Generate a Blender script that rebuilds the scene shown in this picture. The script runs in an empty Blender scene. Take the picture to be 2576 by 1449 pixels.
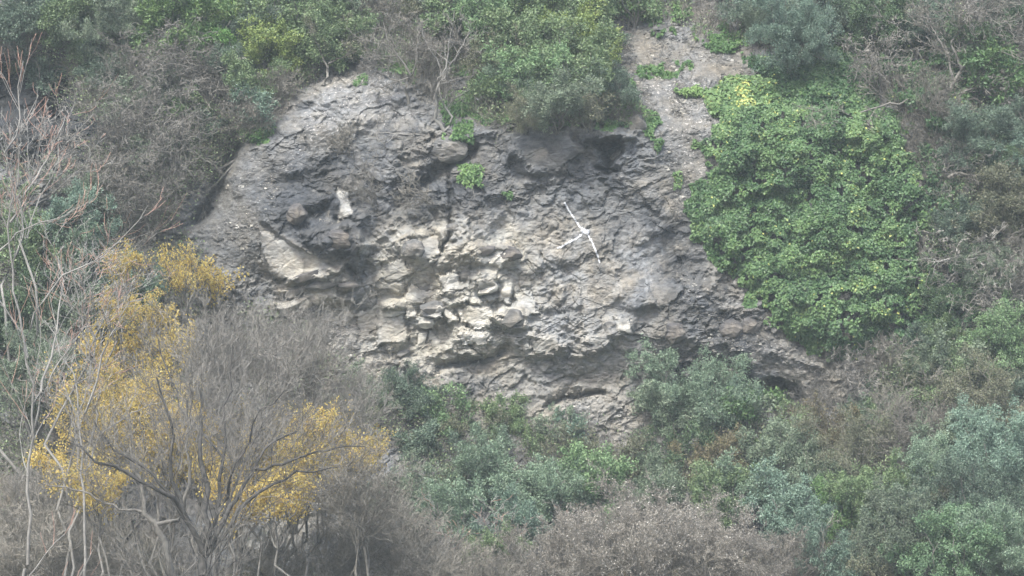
import bpy, math, random
import numpy as np

# ------------------------------------------------------------------ camera, sky, sun, exposure
SC = bpy.context.scene
COL = SC.collection
CAM_Y, CAM_Z, PPM = -85.0, 8.0, 92.0
cam_data = bpy.data.cameras.new('camera')
cam_data.sensor_width = 36.0
cam_data.lens = 36.0 * 85.0 / 28.0
cam_data.clip_end = 2000.0
cam = bpy.data.objects.new('camera', cam_data)
cam.location = (0, CAM_Y, CAM_Z)
cam.rotation_euler = (math.radians(90), 0, 0)
COL.objects.link(cam)
SC.camera = cam

SUN_EL, SUN_AZ = math.radians(56), math.radians(205)      # azimuth clockwise from +Y: behind the viewer, a little left
world = bpy.data.worlds.new('World')
SC.world = world
world.use_nodes = True
wn = world.node_tree
sky = wn.nodes.new('ShaderNodeTexSky')
sky.sky_type = 'NISHITA'
sky.sun_disc = False
sky.sun_elevation = SUN_EL
sky.sun_rotation = SUN_AZ
sky.air_density = 1.0
sky.dust_density = 5.0
sky.ozone_density = 1.0
wn.links.new(sky.outputs[0], wn.nodes['Background'].inputs[0])
wn.nodes['Background'].inputs[1].default_value = 0.12
sun_data = bpy.data.lights.new('sun', 'SUN')
sun_data.energy = 1.5
sun_data.angle = math.radians(11)
sun_data.color = (0.98, 1.0, 0.95)
sun = bpy.data.objects.new('sun', sun_data)
sun.rotation_euler = (math.radians(90) - SUN_EL, 0, math.radians(180) - SUN_AZ)
COL.objects.link(sun)
SC.view_settings.view_transform = 'Standard'
SC.view_settings.look = 'None'
SC.view_settings.gamma = 1.0
SC.view_settings.use_curve_mapping = False
SC.view_settings.exposure = 1.62
SC.cycles.use_denoising = True
SC.cycles.max_bounces = 4
SC.cycles.diffuse_bounces = 3
SC.cycles.glossy_bounces = 1
SC.cycles.transmission_bounces = 2
SC.cycles.volume_bounces = 0
SC.cycles.volume_step_rate = 10

# ------------------------------------------------------------------ helpers
def depth_scale(y):
    return (y - CAM_Y) / 85.0

def P(u, v, y):
    """world point seen at (u, v) of a 2576 x 1449 picture, at depth y"""
    s = depth_scale(y)
    return np.stack([(u - 1288.0) / PPM * s, y + 0 * s, CAM_Z + (724.5 - v) / PPM * s], -1)

def hash01(ix, iy, seed):
    h = (ix.astype(np.int64) * 374761393 + iy.astype(np.int64) * 668265263 + seed * 2246822519) & 0xFFFFFFFF
    h = ((h ^ (h >> 13)) * 1274126177) & 0xFFFFFFFF
    h = ((h ^ (h >> 16)) * 2654435761) & 0xFFFFFFFF
    return ((h ^ (h >> 15)) & 0xFFFFFF) / float(0xFFFFFF)

def vnoise(x, y, seed=0):
    ix, iy = np.floor(x), np.floor(y)
    fx, fy = x - ix, y - iy
    fx = fx * fx * fx * (fx * (fx * 6 - 15) + 10)
    fy = fy * fy * fy * (fy * (fy * 6 - 15) + 10)
    a, b = hash01(ix, iy, seed), hash01(ix + 1, iy, seed)
    c, d = hash01(ix, iy + 1, seed), hash01(ix + 1, iy + 1, seed)
    return (a + (b - a) * fx) * (1 - fy) + (c + (d - c) * fx) * fy

def fbm(x, y, seed=0, octv=5, gain=0.5):
    t, amp, tot = 0.0, 1.0, 0.0
    c, s = math.cos(0.6), math.sin(0.6)
    for o in range(octv):
        t = t + amp * (vnoise(x, y, seed + o * 17) * 2 - 1)
        tot += amp
        amp *= gain
        x, y = (c * x - s * y) * 2.03 + 11.3, (s * x + c * y) * 2.03 - 7.1
    return t / tot

def ridged(x, y, seed=0, octv=5, gain=0.5):
    t, amp, tot = 0.0, 1.0, 0.0
    c, s = math.cos(0.6), math.sin(0.6)
    for o in range(octv):
        t = t + amp * (1 - np.abs(vnoise(x, y, seed + o * 13) * 2 - 1) * 2)
        tot += amp
        amp *= gain
        x, y = (c * x - s * y) * 2.07 + 3.3, (s * x + c * y) * 2.07 - 9.1
    return t / tot

def sstep(a, b, x):
    t = np.clip((x - a) / (b - a), 0, 1)
    return t * t * (3 - 2 * t)

def cells(x, y, size, seed, aspect=1.5, ang=0.0):
    """Voronoi: three randoms of the nearest cell, offset from its centre, and distance to the border"""
    c, s = math.cos(ang), math.sin(ang)
    X, Y = (c * x + s * y) / (size * aspect), (-s * x + c * y) / size
    ix, iy = np.floor(X), np.floor(Y)
    f1 = np.full(X.shape, 9.0); f2 = np.full(X.shape, 9.0)
    r1 = np.zeros(X.shape); r2 = np.zeros(X.shape); r3 = np.zeros(X.shape)
    dx = np.zeros(X.shape); dy = np.zeros(X.shape)
    for i in (-1, 0, 1):
        for j in (-1, 0, 1):
            cx, cy = ix + i, iy + j
            px = cx + 0.1 + 0.8 * hash01(cx, cy, seed)
            py = cy + 0.1 + 0.8 * hash01(cx, cy, seed + 5)
            ex, ey = X - px, Y - py
            d = np.sqrt(ex * ex + ey * ey)
            near = d < f1
            f2 = np.where(near, f1, np.minimum(f2, d))
            f1 = np.where(near, d, f1)
            r1 = np.where(near, hash01(cx, cy, seed + 9), r1)
            r2 = np.where(near, hash01(cx, cy, seed + 11), r2)
            r3 = np.where(near, hash01(cx, cy, seed + 13), r3)
            dx = np.where(near, ex, dx)
            dy = np.where(near, ey, dy)
    return r1, r2, r3, dx, dy, f2 - f1

def facets(x, y, size, seed, aspect=1.3, ang=0.0, tilt=1.0, k=.55):
    """scooped fracture faces that meet in sharp ridges, plus a random of the face"""
    c, s = math.cos(ang), math.sin(ang)
    X, Y = (c * x + s * y) / (size * aspect), (-s * x + c * y) / size
    ix, iy = np.floor(X), np.floor(Y)
    h = np.full(X.shape, 99.0); r = np.zeros(X.shape)
    for i in (-2, -1, 0, 1, 2):
        for j in (-2, -1, 0, 1, 2):
            cx, cy = ix + i, iy + j
            dx = X - cx - hash01(cx, cy, seed); dy = Y - cy - hash01(cx, cy, seed + 5)
            v = hash01(cx, cy, seed + 9) * .6 + tilt * ((hash01(cx, cy, seed + 11) - .5) * dx + (hash01(cx, cy, seed + 13) - .35) * dy) + k * (dx * dx + dy * dy)
            near = v < h
            r = np.where(near, hash01(cx, cy, seed + 17), r); h = np.where(near, v, h)
    return h, r

def polydist(U, V, pts, closed=True):
    """signed distance in px to a polygon (positive inside), or plain distance to an open line"""
    pts = np.asarray(pts, float)
    n = len(pts)
    best = np.full(U.shape, 1e9)
    inside = np.zeros(U.shape, bool)
    for k in range(n if closed else n - 1):
        ax, ay = pts[k]; bx, by = pts[(k + 1) % n]
        ex, ey = bx - ax, by - ay
        t = np.clip(((U - ax) * ex + (V - ay) * ey) / (ex * ex + ey * ey), 0, 1)
        best = np.minimum(best, np.hypot(U - ax - t * ex, V - ay - t * ey))
        if closed and ay != by:
            cr = ((ay > V) != (by > V)) & (U < (bx - ax) * (V - ay) / (by - ay) + ax)
            inside ^= cr
    return np.where(inside, best, -best) if closed else best

def tag(o, label=None, cat=None, group=None, kind=None):
    if label: o['label'] = label
    if cat: o['category'] = cat
    if group: o['group'] = group
    if kind: o['kind'] = kind
    return o

def link(name, data, parent=None, loc=None):
    o = bpy.data.objects.new(name, data)
    COL.objects.link(o)
    if parent: o.parent = parent
    if loc is not None: o.location = loc
    return o

def mesh_np(name, verts, quads, mats, tint=None, mat_idx=None, smooth=False, col=None):
    verts = np.asarray(verts, np.float32).reshape(-1, 3)
    quads = np.asarray(quads, np.int32).reshape(-1, 4)
    me = bpy.data.meshes.new(name)
    me.vertices.add(len(verts)); me.vertices.foreach_set('co', verts.ravel())
    me.loops.add(quads.size); me.loops.foreach_set('vertex_index', quads.ravel())
    me.polygons.add(len(quads))
    me.polygons.foreach_set('loop_start', np.arange(0, quads.size, 4, dtype=np.int32))
    me.polygons.foreach_set('loop_total', np.full(len(quads), 4, np.int32))
    if mat_idx is not None: me.polygons.foreach_set('material_index', np.asarray(mat_idx, np.int32))
    me.polygons.foreach_set('use_smooth', np.full(len(quads), smooth, bool))
    for m in (mats if isinstance(mats, (list, tuple)) else [mats]): me.materials.append(m)
    if tint is not None:
        a = me.attributes.new('tint', 'FLOAT', 'POINT')
        a.data.foreach_set('value', np.asarray(tint, np.float32).ravel())
    if col is not None:
        a = me.attributes.new('stone', 'FLOAT_COLOR', 'POINT')
        a.data.foreach_set('color', np.asarray(col, np.float32).ravel())
    me.update(calc_edges=True)
    return me

# ------------------------------------------------------------------ materials
def new_mat(name):
    m = bpy.data.materials.new(name)
    m.use_nodes = True
    nt = m.node_tree
    return m, nt, nt.nodes['Principled BSDF'], nt.nodes['Material Output']

def ramp_node(nt, stops):
    r = nt.nodes.new('ShaderNodeValToRGB')
    el = r.color_ramp.elements
    while len(el) < len(stops): el.new(0.5)
    for e, (p, c) in zip(el, stops):
        e.position = p; e.color = (*c, 1)
    return r

def leaf_mat(name, stops, transl=0.18, rough=0.5):
    m, nt, bs, out = new_mat(name)
    at = nt.nodes.new('ShaderNodeAttribute'); at.attribute_name = 'tint'
    r = ramp_node(nt, stops)
    oi = nt.nodes.new('ShaderNodeObjectInfo')
    mul = nt.nodes.new('ShaderNodeMixRGB'); mul.blend_type = 'MULTIPLY'; mul.inputs[0].default_value = 1
    nt.links.new(at.outputs['Fac'], r.inputs[0])
    nt.links.new(r.outputs[0], mul.inputs[1]); nt.links.new(oi.outputs['Color'], mul.inputs[2])
    nt.links.new(mul.outputs[0], bs.inputs['Base Color'])
    bs.inputs['Roughness'].default_value = rough
    bs.inputs['Specular IOR Level'].default_value = 0.35
    tr = nt.nodes.new('ShaderNodeBsdfTranslucent')
    nt.links.new(mul.outputs[0], tr.inputs[0])
    mx = nt.nodes.new('ShaderNodeMixShader'); mx.inputs[0].default_value = transl
    nt.links.new(bs.outputs[0], mx.inputs[1]); nt.links.new(tr.outputs[0], mx.inputs[2])
    nt.links.new(mx.outputs[0], out.inputs[0])
    return m

def bark_mat(name, c1, c2, scale=9.0):
    m, nt, bs, out = new_mat(name)
    tc = nt.nodes.new('ShaderNodeTexCoord')
    no = nt.nodes.new('ShaderNodeTexNoise'); no.inputs['Scale'].default_value = scale; no.inputs['Detail'].default_value = 5
    nt.links.new(tc.outputs['Object'], no.inputs['Vector'])
    r = ramp_node(nt, [(0.35, c1), (0.65, c2)])
    nt.links.new(no.outputs[0], r.inputs[0])
    oi = nt.nodes.new('ShaderNodeObjectInfo')
    mul = nt.nodes.new('ShaderNodeMixRGB'); mul.blend_type = 'MULTIPLY'; mul.inputs[0].default_value = 1
    nt.links.new(r.outputs[0], mul.inputs[1]); nt.links.new(oi.outputs['Color'], mul.inputs[2])
    nt.links.new(mul.outputs[0], bs.inputs['Base Color'])
    bs.inputs['Roughness'].default_value = 0.85
    return m

def rock_mat(name, attr, tint=(1, 1, 1), base=None):
    m, nt, bs, out = new_mat(name)
    L = nt.links.new
    tc = nt.nodes.new('ShaderNodeTexCoord')
    def noise(scale, detail, stretch=(1, 1, 1), rough=0.6):
        mp = nt.nodes.new('ShaderNodeMapping'); mp.inputs['Scale'].default_value = stretch
        n = nt.nodes.new('ShaderNodeTexNoise')
        n.inputs['Scale'].default_value = scale; n.inputs['Detail'].default_value = detail
        n.inputs['Roughness'].default_value = rough
        L(tc.outputs['Object'], mp.inputs[0]); L(mp.outputs[0], n.inputs['Vector'])
        return n
    if attr:
        at = nt.nodes.new('ShaderNodeAttribute'); at.attribute_name = 'stone'
        src, speck = at.outputs['Color'], at.outputs['Alpha']
    else:
        big = noise(1.6, 6)
        r0 = ramp_node(nt, base); L(big.outputs[0], r0.inputs[0])
        src, speck = r0.outputs[0], None
    n1 = noise(7, 8, (0.7, 0.7, 1.5), 0.7)
    g1 = ramp_node(nt, [(0.3, (0.5, 0.5, 0.5)), (0.5, (0.95, 0.95, 0.95)), (0.72, (1.5, 1.5, 1.48))])
    L(n1.outputs[0], g1.inputs[0])
    m1 = nt.nodes.new('ShaderNodeMixRGB'); m1.blend_type = 'MULTIPLY'; m1.inputs[0].default_value = 0.85
    L(src, m1.inputs[1]); L(g1.outputs[0], m1.inputs[2])
    n2 = noise(1.3, 4)
    g2 = ramp_node(nt, [(0.35, (0.93, 0.97, 1.03)), (0.65, (1.04, 1.0, 0.93))])
    L(n2.outputs[0], g2.inputs[0])
    m2 = nt.nodes.new('ShaderNodeMixRGB'); m2.blend_type = 'MULTIPLY'; m2.inputs[0].default_value = 1
    L(m1.outputs[0], m2.inputs[1]); L(g2.outputs[0], m2.inputs[2])
    last = m2.outputs[0]
    if speck is not None:
        n3 = noise(13, 3, (1, 1, 1.3), 0.6)
        g3 = ramp_node(nt, [(0.6, (0, 0, 0)), (0.68, (1, 1, 1))])
        L(n3.outputs[0], g3.inputs[0])
        mm = nt.nodes.new('ShaderNodeMath'); mm.operation = 'MULTIPLY'
        L(g3.outputs[0], mm.inputs[0]); L(speck, mm.inputs[1])
        m3 = nt.nodes.new('ShaderNodeMixRGB')
        L(mm.outputs[0], m3.inputs[0]); L(last, m3.inputs[1]); m3.inputs[2].default_value = (0.5, 0.48, 0.46, 1)
        last = m3.outputs[0]
    L(last, bs.inputs['Base Color'])
    bs.inputs['Roughness'].default_value = 0.9
    bs.inputs['Specular IOR Level'].default_value = 0.2
    nb = noise(9, 9, (0.6, 0.6, 1.6), 0.7)
    bp = nt.nodes.new('ShaderNodeBump'); bp.inputs['Strength'].default_value = 0.9; bp.inputs['Distance'].default_value = 0.07
    L(nb.outputs[0], bp.inputs['Height']); L(bp.outputs[0], bs.inputs['Normal'])
    return m

M = {}
M['olive'] = leaf_mat('olive_leaf', [(0.0, (.065, .095, .065)), (.35, (.135, .185, .125)), (.75, (.225, .285, .195)), (1, (.34, .39, .28))])
M['green'] = leaf_mat('shrub_leaf', [(0.0, (.06, .10, .05)), (.35, (.12, .185, .09)), (.75, (.20, .275, .135)), (1, (.31, .38, .20))])
M['laurel'] = leaf_mat('laurel_leaf', [(0.0, (.065, .125, .05)), (.4, (.12, .21, .08)), (.8, (.20, .30, .11)), (1, (.36, .42, .15))], rough=.4)
M['ivy'] = leaf_mat('ivy_leaf', [(0.0, (.03, .068, .032)), (.35, (.07, .14, .058)), (.75, (.14, .232, .088)), (.95, (.20, .30, .11)), (1, (.46, .48, .15))], rough=.42)
M['fern'] = leaf_mat('fern_leaf', [(0.0, (.045, .10, .04)), (.5, (.09, .18, .06)), (1, (.19, .30, .10))])
M['scrub'] = leaf_mat('scrub_leaf', [(0.0, (.08, .10, .06)), (.5, (.145, .16, .10)), (1, (.23, .225, .15))])
M['yellow'] = leaf_mat('yellow_leaf', [(0.0, (.44, .30, .10)), (.35, (.62, .47, .14)), (1, (.72, .65, .25))], transl=.5)
M['seed'] = leaf_mat('seed_head', [(0.0, (.13, .12, .10)), (.6, (.215, .20, .175)), (1, (.58, .57, .53))], transl=.15)
M['bark'] = bark_mat('grey_bark', (.105, .10, .09), (.21, .202, .182))
M['bark_brown'] = bark_mat('brown_twig', (.11, .103, .088), (.22, .21, .182))
M['bark_dark'] = bark_mat('dark_bark', (.035, .034, .032), (.085, .082, .076))
M['bark_pale'] = bark_mat('pale_bark', (.18, .175, .163), (.28, .275, .255), 5)
M['red'] = bark_mat('red_shoot', (.30, .17, .13), (.40, .26, .21))
M['cliff'] = rock_mat('weathered_rock', True)
M['rock_dark'] = rock_mat('dark_crusted_stone', False, base=[(.35, (.07, .07, .075)), (.65, (.17, .16, .15))])
M['rock_mid'] = rock_mat('grey_brown_stone', False, base=[(.35, (.105, .108, .108)), (.65, (.22, .215, .205))])
M['rock_pale'] = rock_mat('fresh_cream_stone', False, base=[(.3, (.28, .275, .25)), (.5, (.44, .43, .395)), (.7, (.66, .655, .62))])
M['soil'] = rock_mat('leaf_litter_soil', False, base=[(.35, (.06, .055, .04)), (.65, (.13, .11, .08))])
HAZE = 0.00085
# ------------------------------------------------------------------ the cliff
def axis(lo, f0, f1, hi, fine, coarse):
    a = np.arange(f0, f1 + fine, fine)
    l = f0 - np.cumsum(np.geomspace(fine, coarse, 60)); l = l[l > lo][::-1]
    h = a[-1] + np.cumsum(np.geomspace(fine, coarse, 60)); h = h[h < hi]
    return np.concatenate([[lo], l, a, h, [hi]])

UA = axis(-1600, -40, 2620, 4200, 2.6, 90)
VA = axis(-1500, -40, 1180, 1700, 2.5, 60)
U, V = np.meshgrid(UA, VA)
X0, Z0 = (U - 1288) / PPM, (724.5 - V) / PPM
wx = X0 + 0.20 * fbm(X0 * .9, Z0 * .9, 3, 4)
wz = Z0 + 0.18 * fbm(X0 * .9, Z0 * .9, 8, 4)
wobU = U + 26 * fbm(X0 * 1.3, Z0 * 1.3, 21, 5)
wobV = V + 22 * fbm(X0 * 1.3, Z0 * 1.3, 22, 5)
def poly(pts, soft=20): return sstep(-soft, soft, polydist(wobU, wobV, pts))
def ell(u, v, ru, rv, ang=0.0, soft=.35):
    c, s = math.cos(math.radians(ang)), math.sin(math.radians(ang))
    a, b = (c * (wobU - u) + s * (wobV - v)) / ru, (-s * (wobU - u) + c * (wobV - v)) / rv
    return 1 - sstep(1 - soft, 1 + soft, np.sqrt(a * a + b * b))
def line(pts, w): return np.exp(-(polydist(wobU, wobV, pts, False) / w) ** 2)

base = np.interp(V, [-1500, -400, 0, 200, 330, 600, 950, 1100, 1449, 1700], [30, 12.5, 5.6, 2.9, 1.5, .7, 0, -.7, -3.4, -5.5])
p = np.zeros_like(U)
DOME = [(800, 190), (1010, 130), (1250, 330), (1200, 700), (900, 760), (620, 640), (560, 470), (640, 380)]
p += .75 * poly(DOME, 70)
p += .55 * poly([(1230, 330), (1440, 300), (1640, 330), (1730, 560), (1760, 760), (1600, 900), (1250, 880), (1180, 600)], 90)
OVER = [(645, 545), (690, 470), (790, 440), (890, 500), (905, 600), (905, 690), (850, 662), (765, 632), (705, 595)]
p += .5 * poly(OVER, 9) * sstep(420, 560, V)
p += .45 * poly([(640, 560), (860, 672), (880, 720), (690, 700)], 14)          # beige slab
p += .35 * ell(770, 700, 95, 18, -16, .3) + .3 * ell(760, 740, 90, 16, -22, .3) + .25 * ell(800, 760, 80, 14, -6, .3)
p += .3 * ell(750, 775, 55, 22, -14, .3)
p -= .55 * line([(1190, 375), (1120, 430), (1060, 470), (1000, 500)], 20)       # dark cleft
p -= .8 * line([(585, 360), (560, 430), (535, 490), (500, 560)], 16)             # gully on the left
p += .45 * poly([(1270, 345), (1330, 320), (1430, 325), (1470, 370), (1420, 420), (1330, 430), (1280, 400)], 14)
p += .5 * poly([(1450, 345), (1540, 330), (1590, 350), (1560, 375), (1520, 368), (1470, 372)], 8)
p -= .9 * poly([(1488, 372), (1562, 358), (1572, 385), (1535, 428), (1510, 405)], 9)
p -= .5 * ell(1528, 434, 34, 8, 14, .3)
p -= .4 * poly([(1640, 540), (1720, 560), (1760, 700), (1690, 720), (1640, 640)], 40)
p -= .55 * poly([(770, 520), (840, 500), (870, 545), (800, 590), (750, 560)], 18)
p += .55 * ell(845, 600, 70, 42, 20, .3)
p += .35 * ell(880, 520, 40, 100, -12, .4)
for (u, v, ru, rv, an, am) in [(1240, 640, 65, 32, 0, .4), (1225, 720, 60, 42, -10, .35), (1190, 800, 60, 52, 0, .45), (1085, 800, 46, 30, 0, .4),
        (1120, 750, 60, 34, -20, .35), (985, 815, 45, 60, 0, .4), (1290, 800, 50, 40, 0, .35), (1190, 870, 60, 40, 0, .3), (1000, 770, 60, 26, -20, .35),
        (1040, 620, 50, 36, 0, .3), (1125, 580, 30, 20, 0, .25), (1500, 860, 50, 24, -10, .3), (1560, 820, 40, 34, 0, .25), (1350, 870, 60, 30, 0, .25),
        (1620, 740, 60, 42, -20, .35), (1200, 600, 46, 40, 0, .25), (930, 240, 120, 70, -20, .4), (1040, 130, 110, 50, -10, .4), (760, 380, 90, 60, -30, .3)]:
    p += am * ell(u, v, ru, rv, an, .35)
p -= .45 * line([(1110, 915), (1200, 905), (1290, 880)], 13)
p -= .5 * line([(1380, 1005), (1450, 990), (1520, 985)], 9)
p += .5 * poly([(1650, 760), (1800, 700), (1900, 760), (2000, 850), (2040, 920), (1900, 930), (1750, 900), (1660, 860)], 50)
p -= 1.2 * ell(1965, 985, 55, 28, 0, .3)
p -= .6 * ell(1860, 975, 40, 22, 0, .3)
p -= 2.0 * poly([(-200, 170), (150, 150), (185, 230), (160, 330), (60, 300), (-200, 300)], 25)  # dark recess top left
p -= .8 * poly([(-200, 300), (150, 300), (190, 380), (60, 450), (-200, 440)], 40)
p -= .9 * poly([(150, 150), (560, 200), (600, 340), (540, 500), (420, 640), (150, 640), (100, 420)], 60)
p += .4 * poly([(400, 380), (540, 380), (530, 480), (430, 620), (380, 520)], 25)

CHUTE = [(1560, 60), (1790, 90), (1900, 200), (1790, 260), (1790, 420), (1740, 520), (1700, 560), (1660, 420), (1640, 330), (1610, 220), (1540, 150)]
chute = poly(CHUTE, 40)
smoothL = poly([(600, 370), (690, 420), (660, 560), (690, 700), (560, 700), (480, 620), (540, 480)], 40)
lower = sstep(930, 1010, V)
SLAB = [(650, 565), (700, 595), (850, 668), (860, 720), (800, 680), (700, 700), (660, 640)]
BULGE = [(1280, 345), (1340, 325), (1430, 328), (1475, 375), (1430, 430), (1340, 440), (1285, 410)]
calm = poly(SLAB, 20) + poly(BULGE, 25) + .6 * poly([(700, 330), (900, 220), (1010, 300), (860, 420), (720, 440)], 40) + .6 * poly([(950, 800), (1020, 790), (1030, 890), (950, 880)], 14)
calm = calm + .6 * poly([(1370, 500), (1700, 540), (1710, 800), (1400, 830)], 70)
patchy = .45 + .9 * sstep(-.25, .3, fbm(X0 * .8 + 5, Z0 * .8, 301, 4))
rough = np.clip((1 - .75 * chute - .65 * smoothL - .35 * lower) * (1 - .7 * np.clip(calm, 0, 1)) * patchy, .1, 1.3)
FRESH = [(900, 640), (1000, 590), (1120, 590), (1310, 600), (1330, 700), (1330, 820), (1270, 900), (1050, 900), (930, 850), (900, 740)]
fresh = np.clip(poly(FRESH, 110) * (.75 + .8 * fbm(X0 * .9, Z0 * .9, 333, 4)) * 1.25, 0, 1)
rb1, rb2, rb3, dx, dy, e1 = cells(wx, wz, .75, 31, 1.25, .35)
blk = ((rb1 - .5) * .5 + dx * (rb2 - .5) * .7 + dy * (rb3 - .35) * .6)
c1, c2, c3, ddx, ddy, e2 = cells(wx + .2 * fbm(X0 * 3, Z0 * 3, 71, 3), wz, .32, 57, 1.35, .25)
blk2 = ((c1 - .5) * .20 + ddx * (c2 - .5) * .25 + ddy * (c3 - .3) * .25)
d1, d2, d3, tdx, tdy, e3 = cells(wx, wz, .13, 91, 1.6, .15)
blk3 = ((d1 - .5) * .085 + tdx * (d2 - .5) * .10 + tdy * (d3 - .3) * .10)
fa, fr = facets(wx + .1 * X0, wz, .62, 401, 1.2, .5, 1.3)
fb, fr2 = facets(X0 + .1 * fbm(X0 * 2, Z0 * 2, 5, 3), Z0, .26, 421, 1.3, .3, 1.1)
fc, fr3 = facets(X0, Z0, .11, 441, 1.4, .2, 1.1)
p += rough * ((.50 * fa + .26 * fb) * np.clip(fresh + .12, 0, 1) + (.10 * fb + .10 * fc) * (1 - .3 * fresh))
p += 0 * rough * (blk * (.30 + .75 * fresh) + blk2 * (.28 + .9 * fresh) + blk3 * (.3 + .8 * fresh))
k1, k2, k3, kx, ky, ke = cells(wx, wz, .30, 151, 1.25, .2)
knob = np.sqrt(np.clip(1 - (kx * kx + ky * ky) * (5 - 2 * k1), 0, 1))
m1_, m2_, m3_, mx_, my_, me_ = cells(wx, wz, .12, 171, 1.2, -.2)
knob2 = np.sqrt(np.clip(1 - (mx_ * mx_ + my_ * my_) * (5 - 2 * m1_), 0, 1))
p += (1 - fresh) * rough * (.08 * knob * (k2 > .5) + .035 * knob2 * (m2_ > .4)) + .015 * knob2 * (m2_ > .6)
DIAG = poly([(900, 640), (960, 540), (1060, 430), (1180, 420), (1230, 500), (1130, 620), (1000, 660)], 40)
dl = (.82 * X0 + .57 * Z0 + .18 * fbm(X0 * 1.4, Z0 * 1.4, 161, 3)) / .34
ds = dl - np.floor(dl)
p += .16 * DIAG * ds * sstep(1.0, .8, ds)
p -= .35 * line([(1128, 455), (1120, 540), (1116, 640)], 5) + .25 * line([(1180, 700), (1178, 800), (1182, 860)], 4)
n_c0 = fbm(X0 * .9, Z0 * .9, 611, 3)
gf, gr = facets(wx, wz, 1.25, 461, 1.5, .75, 1.5, .4)
p += .24 * gf * (1 - .7 * np.clip(chute + smoothL, 0, 1)) - .04 * np.exp(-(e1 / .02) ** 2) * sstep(-.1, .2, n_c0)
p -= rough * .07 * np.exp(-(e1 / .03) ** 2) * (.2 + .5 * fresh)
p += (.35 + .65 * rough) * (.18 * fbm(X0 * .45, Z0 * .45, 41, 3) + .15 * fbm(wx * 1.2, wz * 1.5, 44, 7, .52) + .05 * ridged(wx * 1.9, wz * 2.8, 48, 5, .6))
lam = (wz * 1.0 + .22 * wx + .25 * fbm(X0 * 1.1, Z0 * 1.1, 61, 3)) / .27
sw = lam - np.floor(lam)
p += .06 * rough * (sw * sstep(1.0, .86, sw)) * sstep(-.15, .35, fbm(X0 * .7, Z0 * 1.1, 66, 3))
p += (.5 + .5 * rough) * .072 * fbm(X0 * 4, Z0 * 5.5, 77, 6, .70)
PLATES = [  # flat fracture faces: outline, stand-out, slopes across and down, shade of the fresh stone
    ([(1158, 766), (1234, 779), (1240, 824), (1184, 826), (1153, 816)], .12, .15, -.25, 1.0), ([(1056, 800), (1093, 801), (1094, 829), (1056, 825)], .22, .1, -.1, 1.0),
    ([(1068, 766), (1101, 762), (1113, 797), (1058, 797)], .30, .2, .9, .35), ([(1197, 708), (1242, 704), (1253, 733), (1213, 744)], .22, -.2, -.8, .7),
    ([(1213, 744), (1253, 733), (1260, 752), (1225, 766)], .14, 0, 1.2, .4), ([(1255, 713), (1288, 717), (1281, 758), (1251, 762)], .15, .5, .1, .85),
    ([(948, 779), (1018, 776), (1028, 858), (950, 864)], .05, .1, .0, .62), ([(1155, 828), (1226, 835), (1217, 872), (1155, 868)], .10, -.2, -.3, .8),
    ([(1213, 632), (1267, 627), (1269, 667), (1217, 669)], .02, 0, -.3, .85), ([(1200, 610), (1290, 606), (1300, 628), (1205, 634)], .28, 0, .5, .0),
    ([(1081, 837), (1101, 841), (1101, 862), (1075, 864)], .20, -.4, .1, .8), ([(1110, 772), (1147, 775), (1149, 808), (1122, 812)], .12, .6, .1, .75),
    ([(853, 464), (878, 480), (888, 543), (853, 557), (858, 509)], .03, .2, .0, .5), ([(654, 574), (728, 611), (795, 640), (836, 652), (828, 683), (762, 702), (679, 692), (654, 634)], .06, .1, -.2, .42),
    ([(753, 725), (844, 702), (853, 739), (761, 766)], .22, .1, -.5, .45), ([(1018, 737), (1035, 717), (1085, 733), (1068, 758), (1023, 762)], .2, -.3, -.3, .6),
    ([(1242, 804), (1309, 789), (1304, 822), (1259, 833)], .28, -.1, -.7, .5), ([(1010, 609), (1043, 603), (1052, 642), (1018, 648)], .18, .3, -.1, .3),
    ([(1462, 852), (1510, 838), (1542, 850), (1503, 874)], .12, -.3, -.5, .55), ([(1545, 800), (1585, 795), (1587, 838), (1556, 846)], .14, .3, -.1, .65),
    ([(1030, 765), (1056, 768), (1050, 800), (1022, 800)], .12, -.5, .1, .7), ([(900, 790), (945, 780), (948, 830), (905, 850)], .1, .2, -.3, .4),
    ([(1290, 740), (1340, 735), (1360, 790), (1300, 790)], .12, .3, .2, .45), ([(1100, 690), (1150, 685), (1160, 720), (1110, 735)], .14, -.2, -.5, .6),
    ([(1165, 740), (1198, 735), (1210, 764), (1160, 762)], .15, -.3, .2, .75), ([(960, 660), (1020, 650), (1040, 690), (975, 710)], .12, .2, -.3, .4),
    ([(690, 772), (770, 745), (790, 770), (700, 795)], .2, .1, -.5, .35), ([(1060, 600), (1105, 590), (1100, 640), (1060, 655)], .08, .2, .1, .5),
    ([(1340, 850), (1400, 840), (1410, 880), (1350, 890)], .1, 0, -.4, .4), ([(1140, 560), (1180, 556), (1182, 580), (1140, 584)], .2, 0, -.2, .4),
    ([(1290, 345), (1350, 326), (1430, 330), (1470, 372), (1420, 420), (1330, 425)], .15, .2, -.5, None), ([(1640, 720), (1700, 700), (1720, 740), (1650, 775)], .12, .3, .2, None),
    ([(990, 300), (1060, 290), (1090, 350), (1010, 370)], .12, .3, -.4, None), ([(760, 330), (840, 300), (880, 350), (780, 390)], .1, -.3, -.4, None)]
j1 = fbm(wx * .9 + .5 * wz, wz * 1.3 - .3 * wx, 621, 4, .5); j2 = fbm(wx * .8 - .9 * wz, wz * .7 + .2 * wx, 631, 4, .5)
joint = np.exp(-(j1 / .018) ** 2) + np.exp(-(j2 / .018) ** 2)
p -= .05 * joint * (1 - .6 * np.clip(calm, 0, 1)) * (1 - .8 * np.clip(chute + smoothL, 0, 1)) - .08 * (sstep(-.02, .02, j1) + sstep(-.02, .02, j2)) * (1 - np.clip(chute + smoothL, 0, 1))
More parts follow.
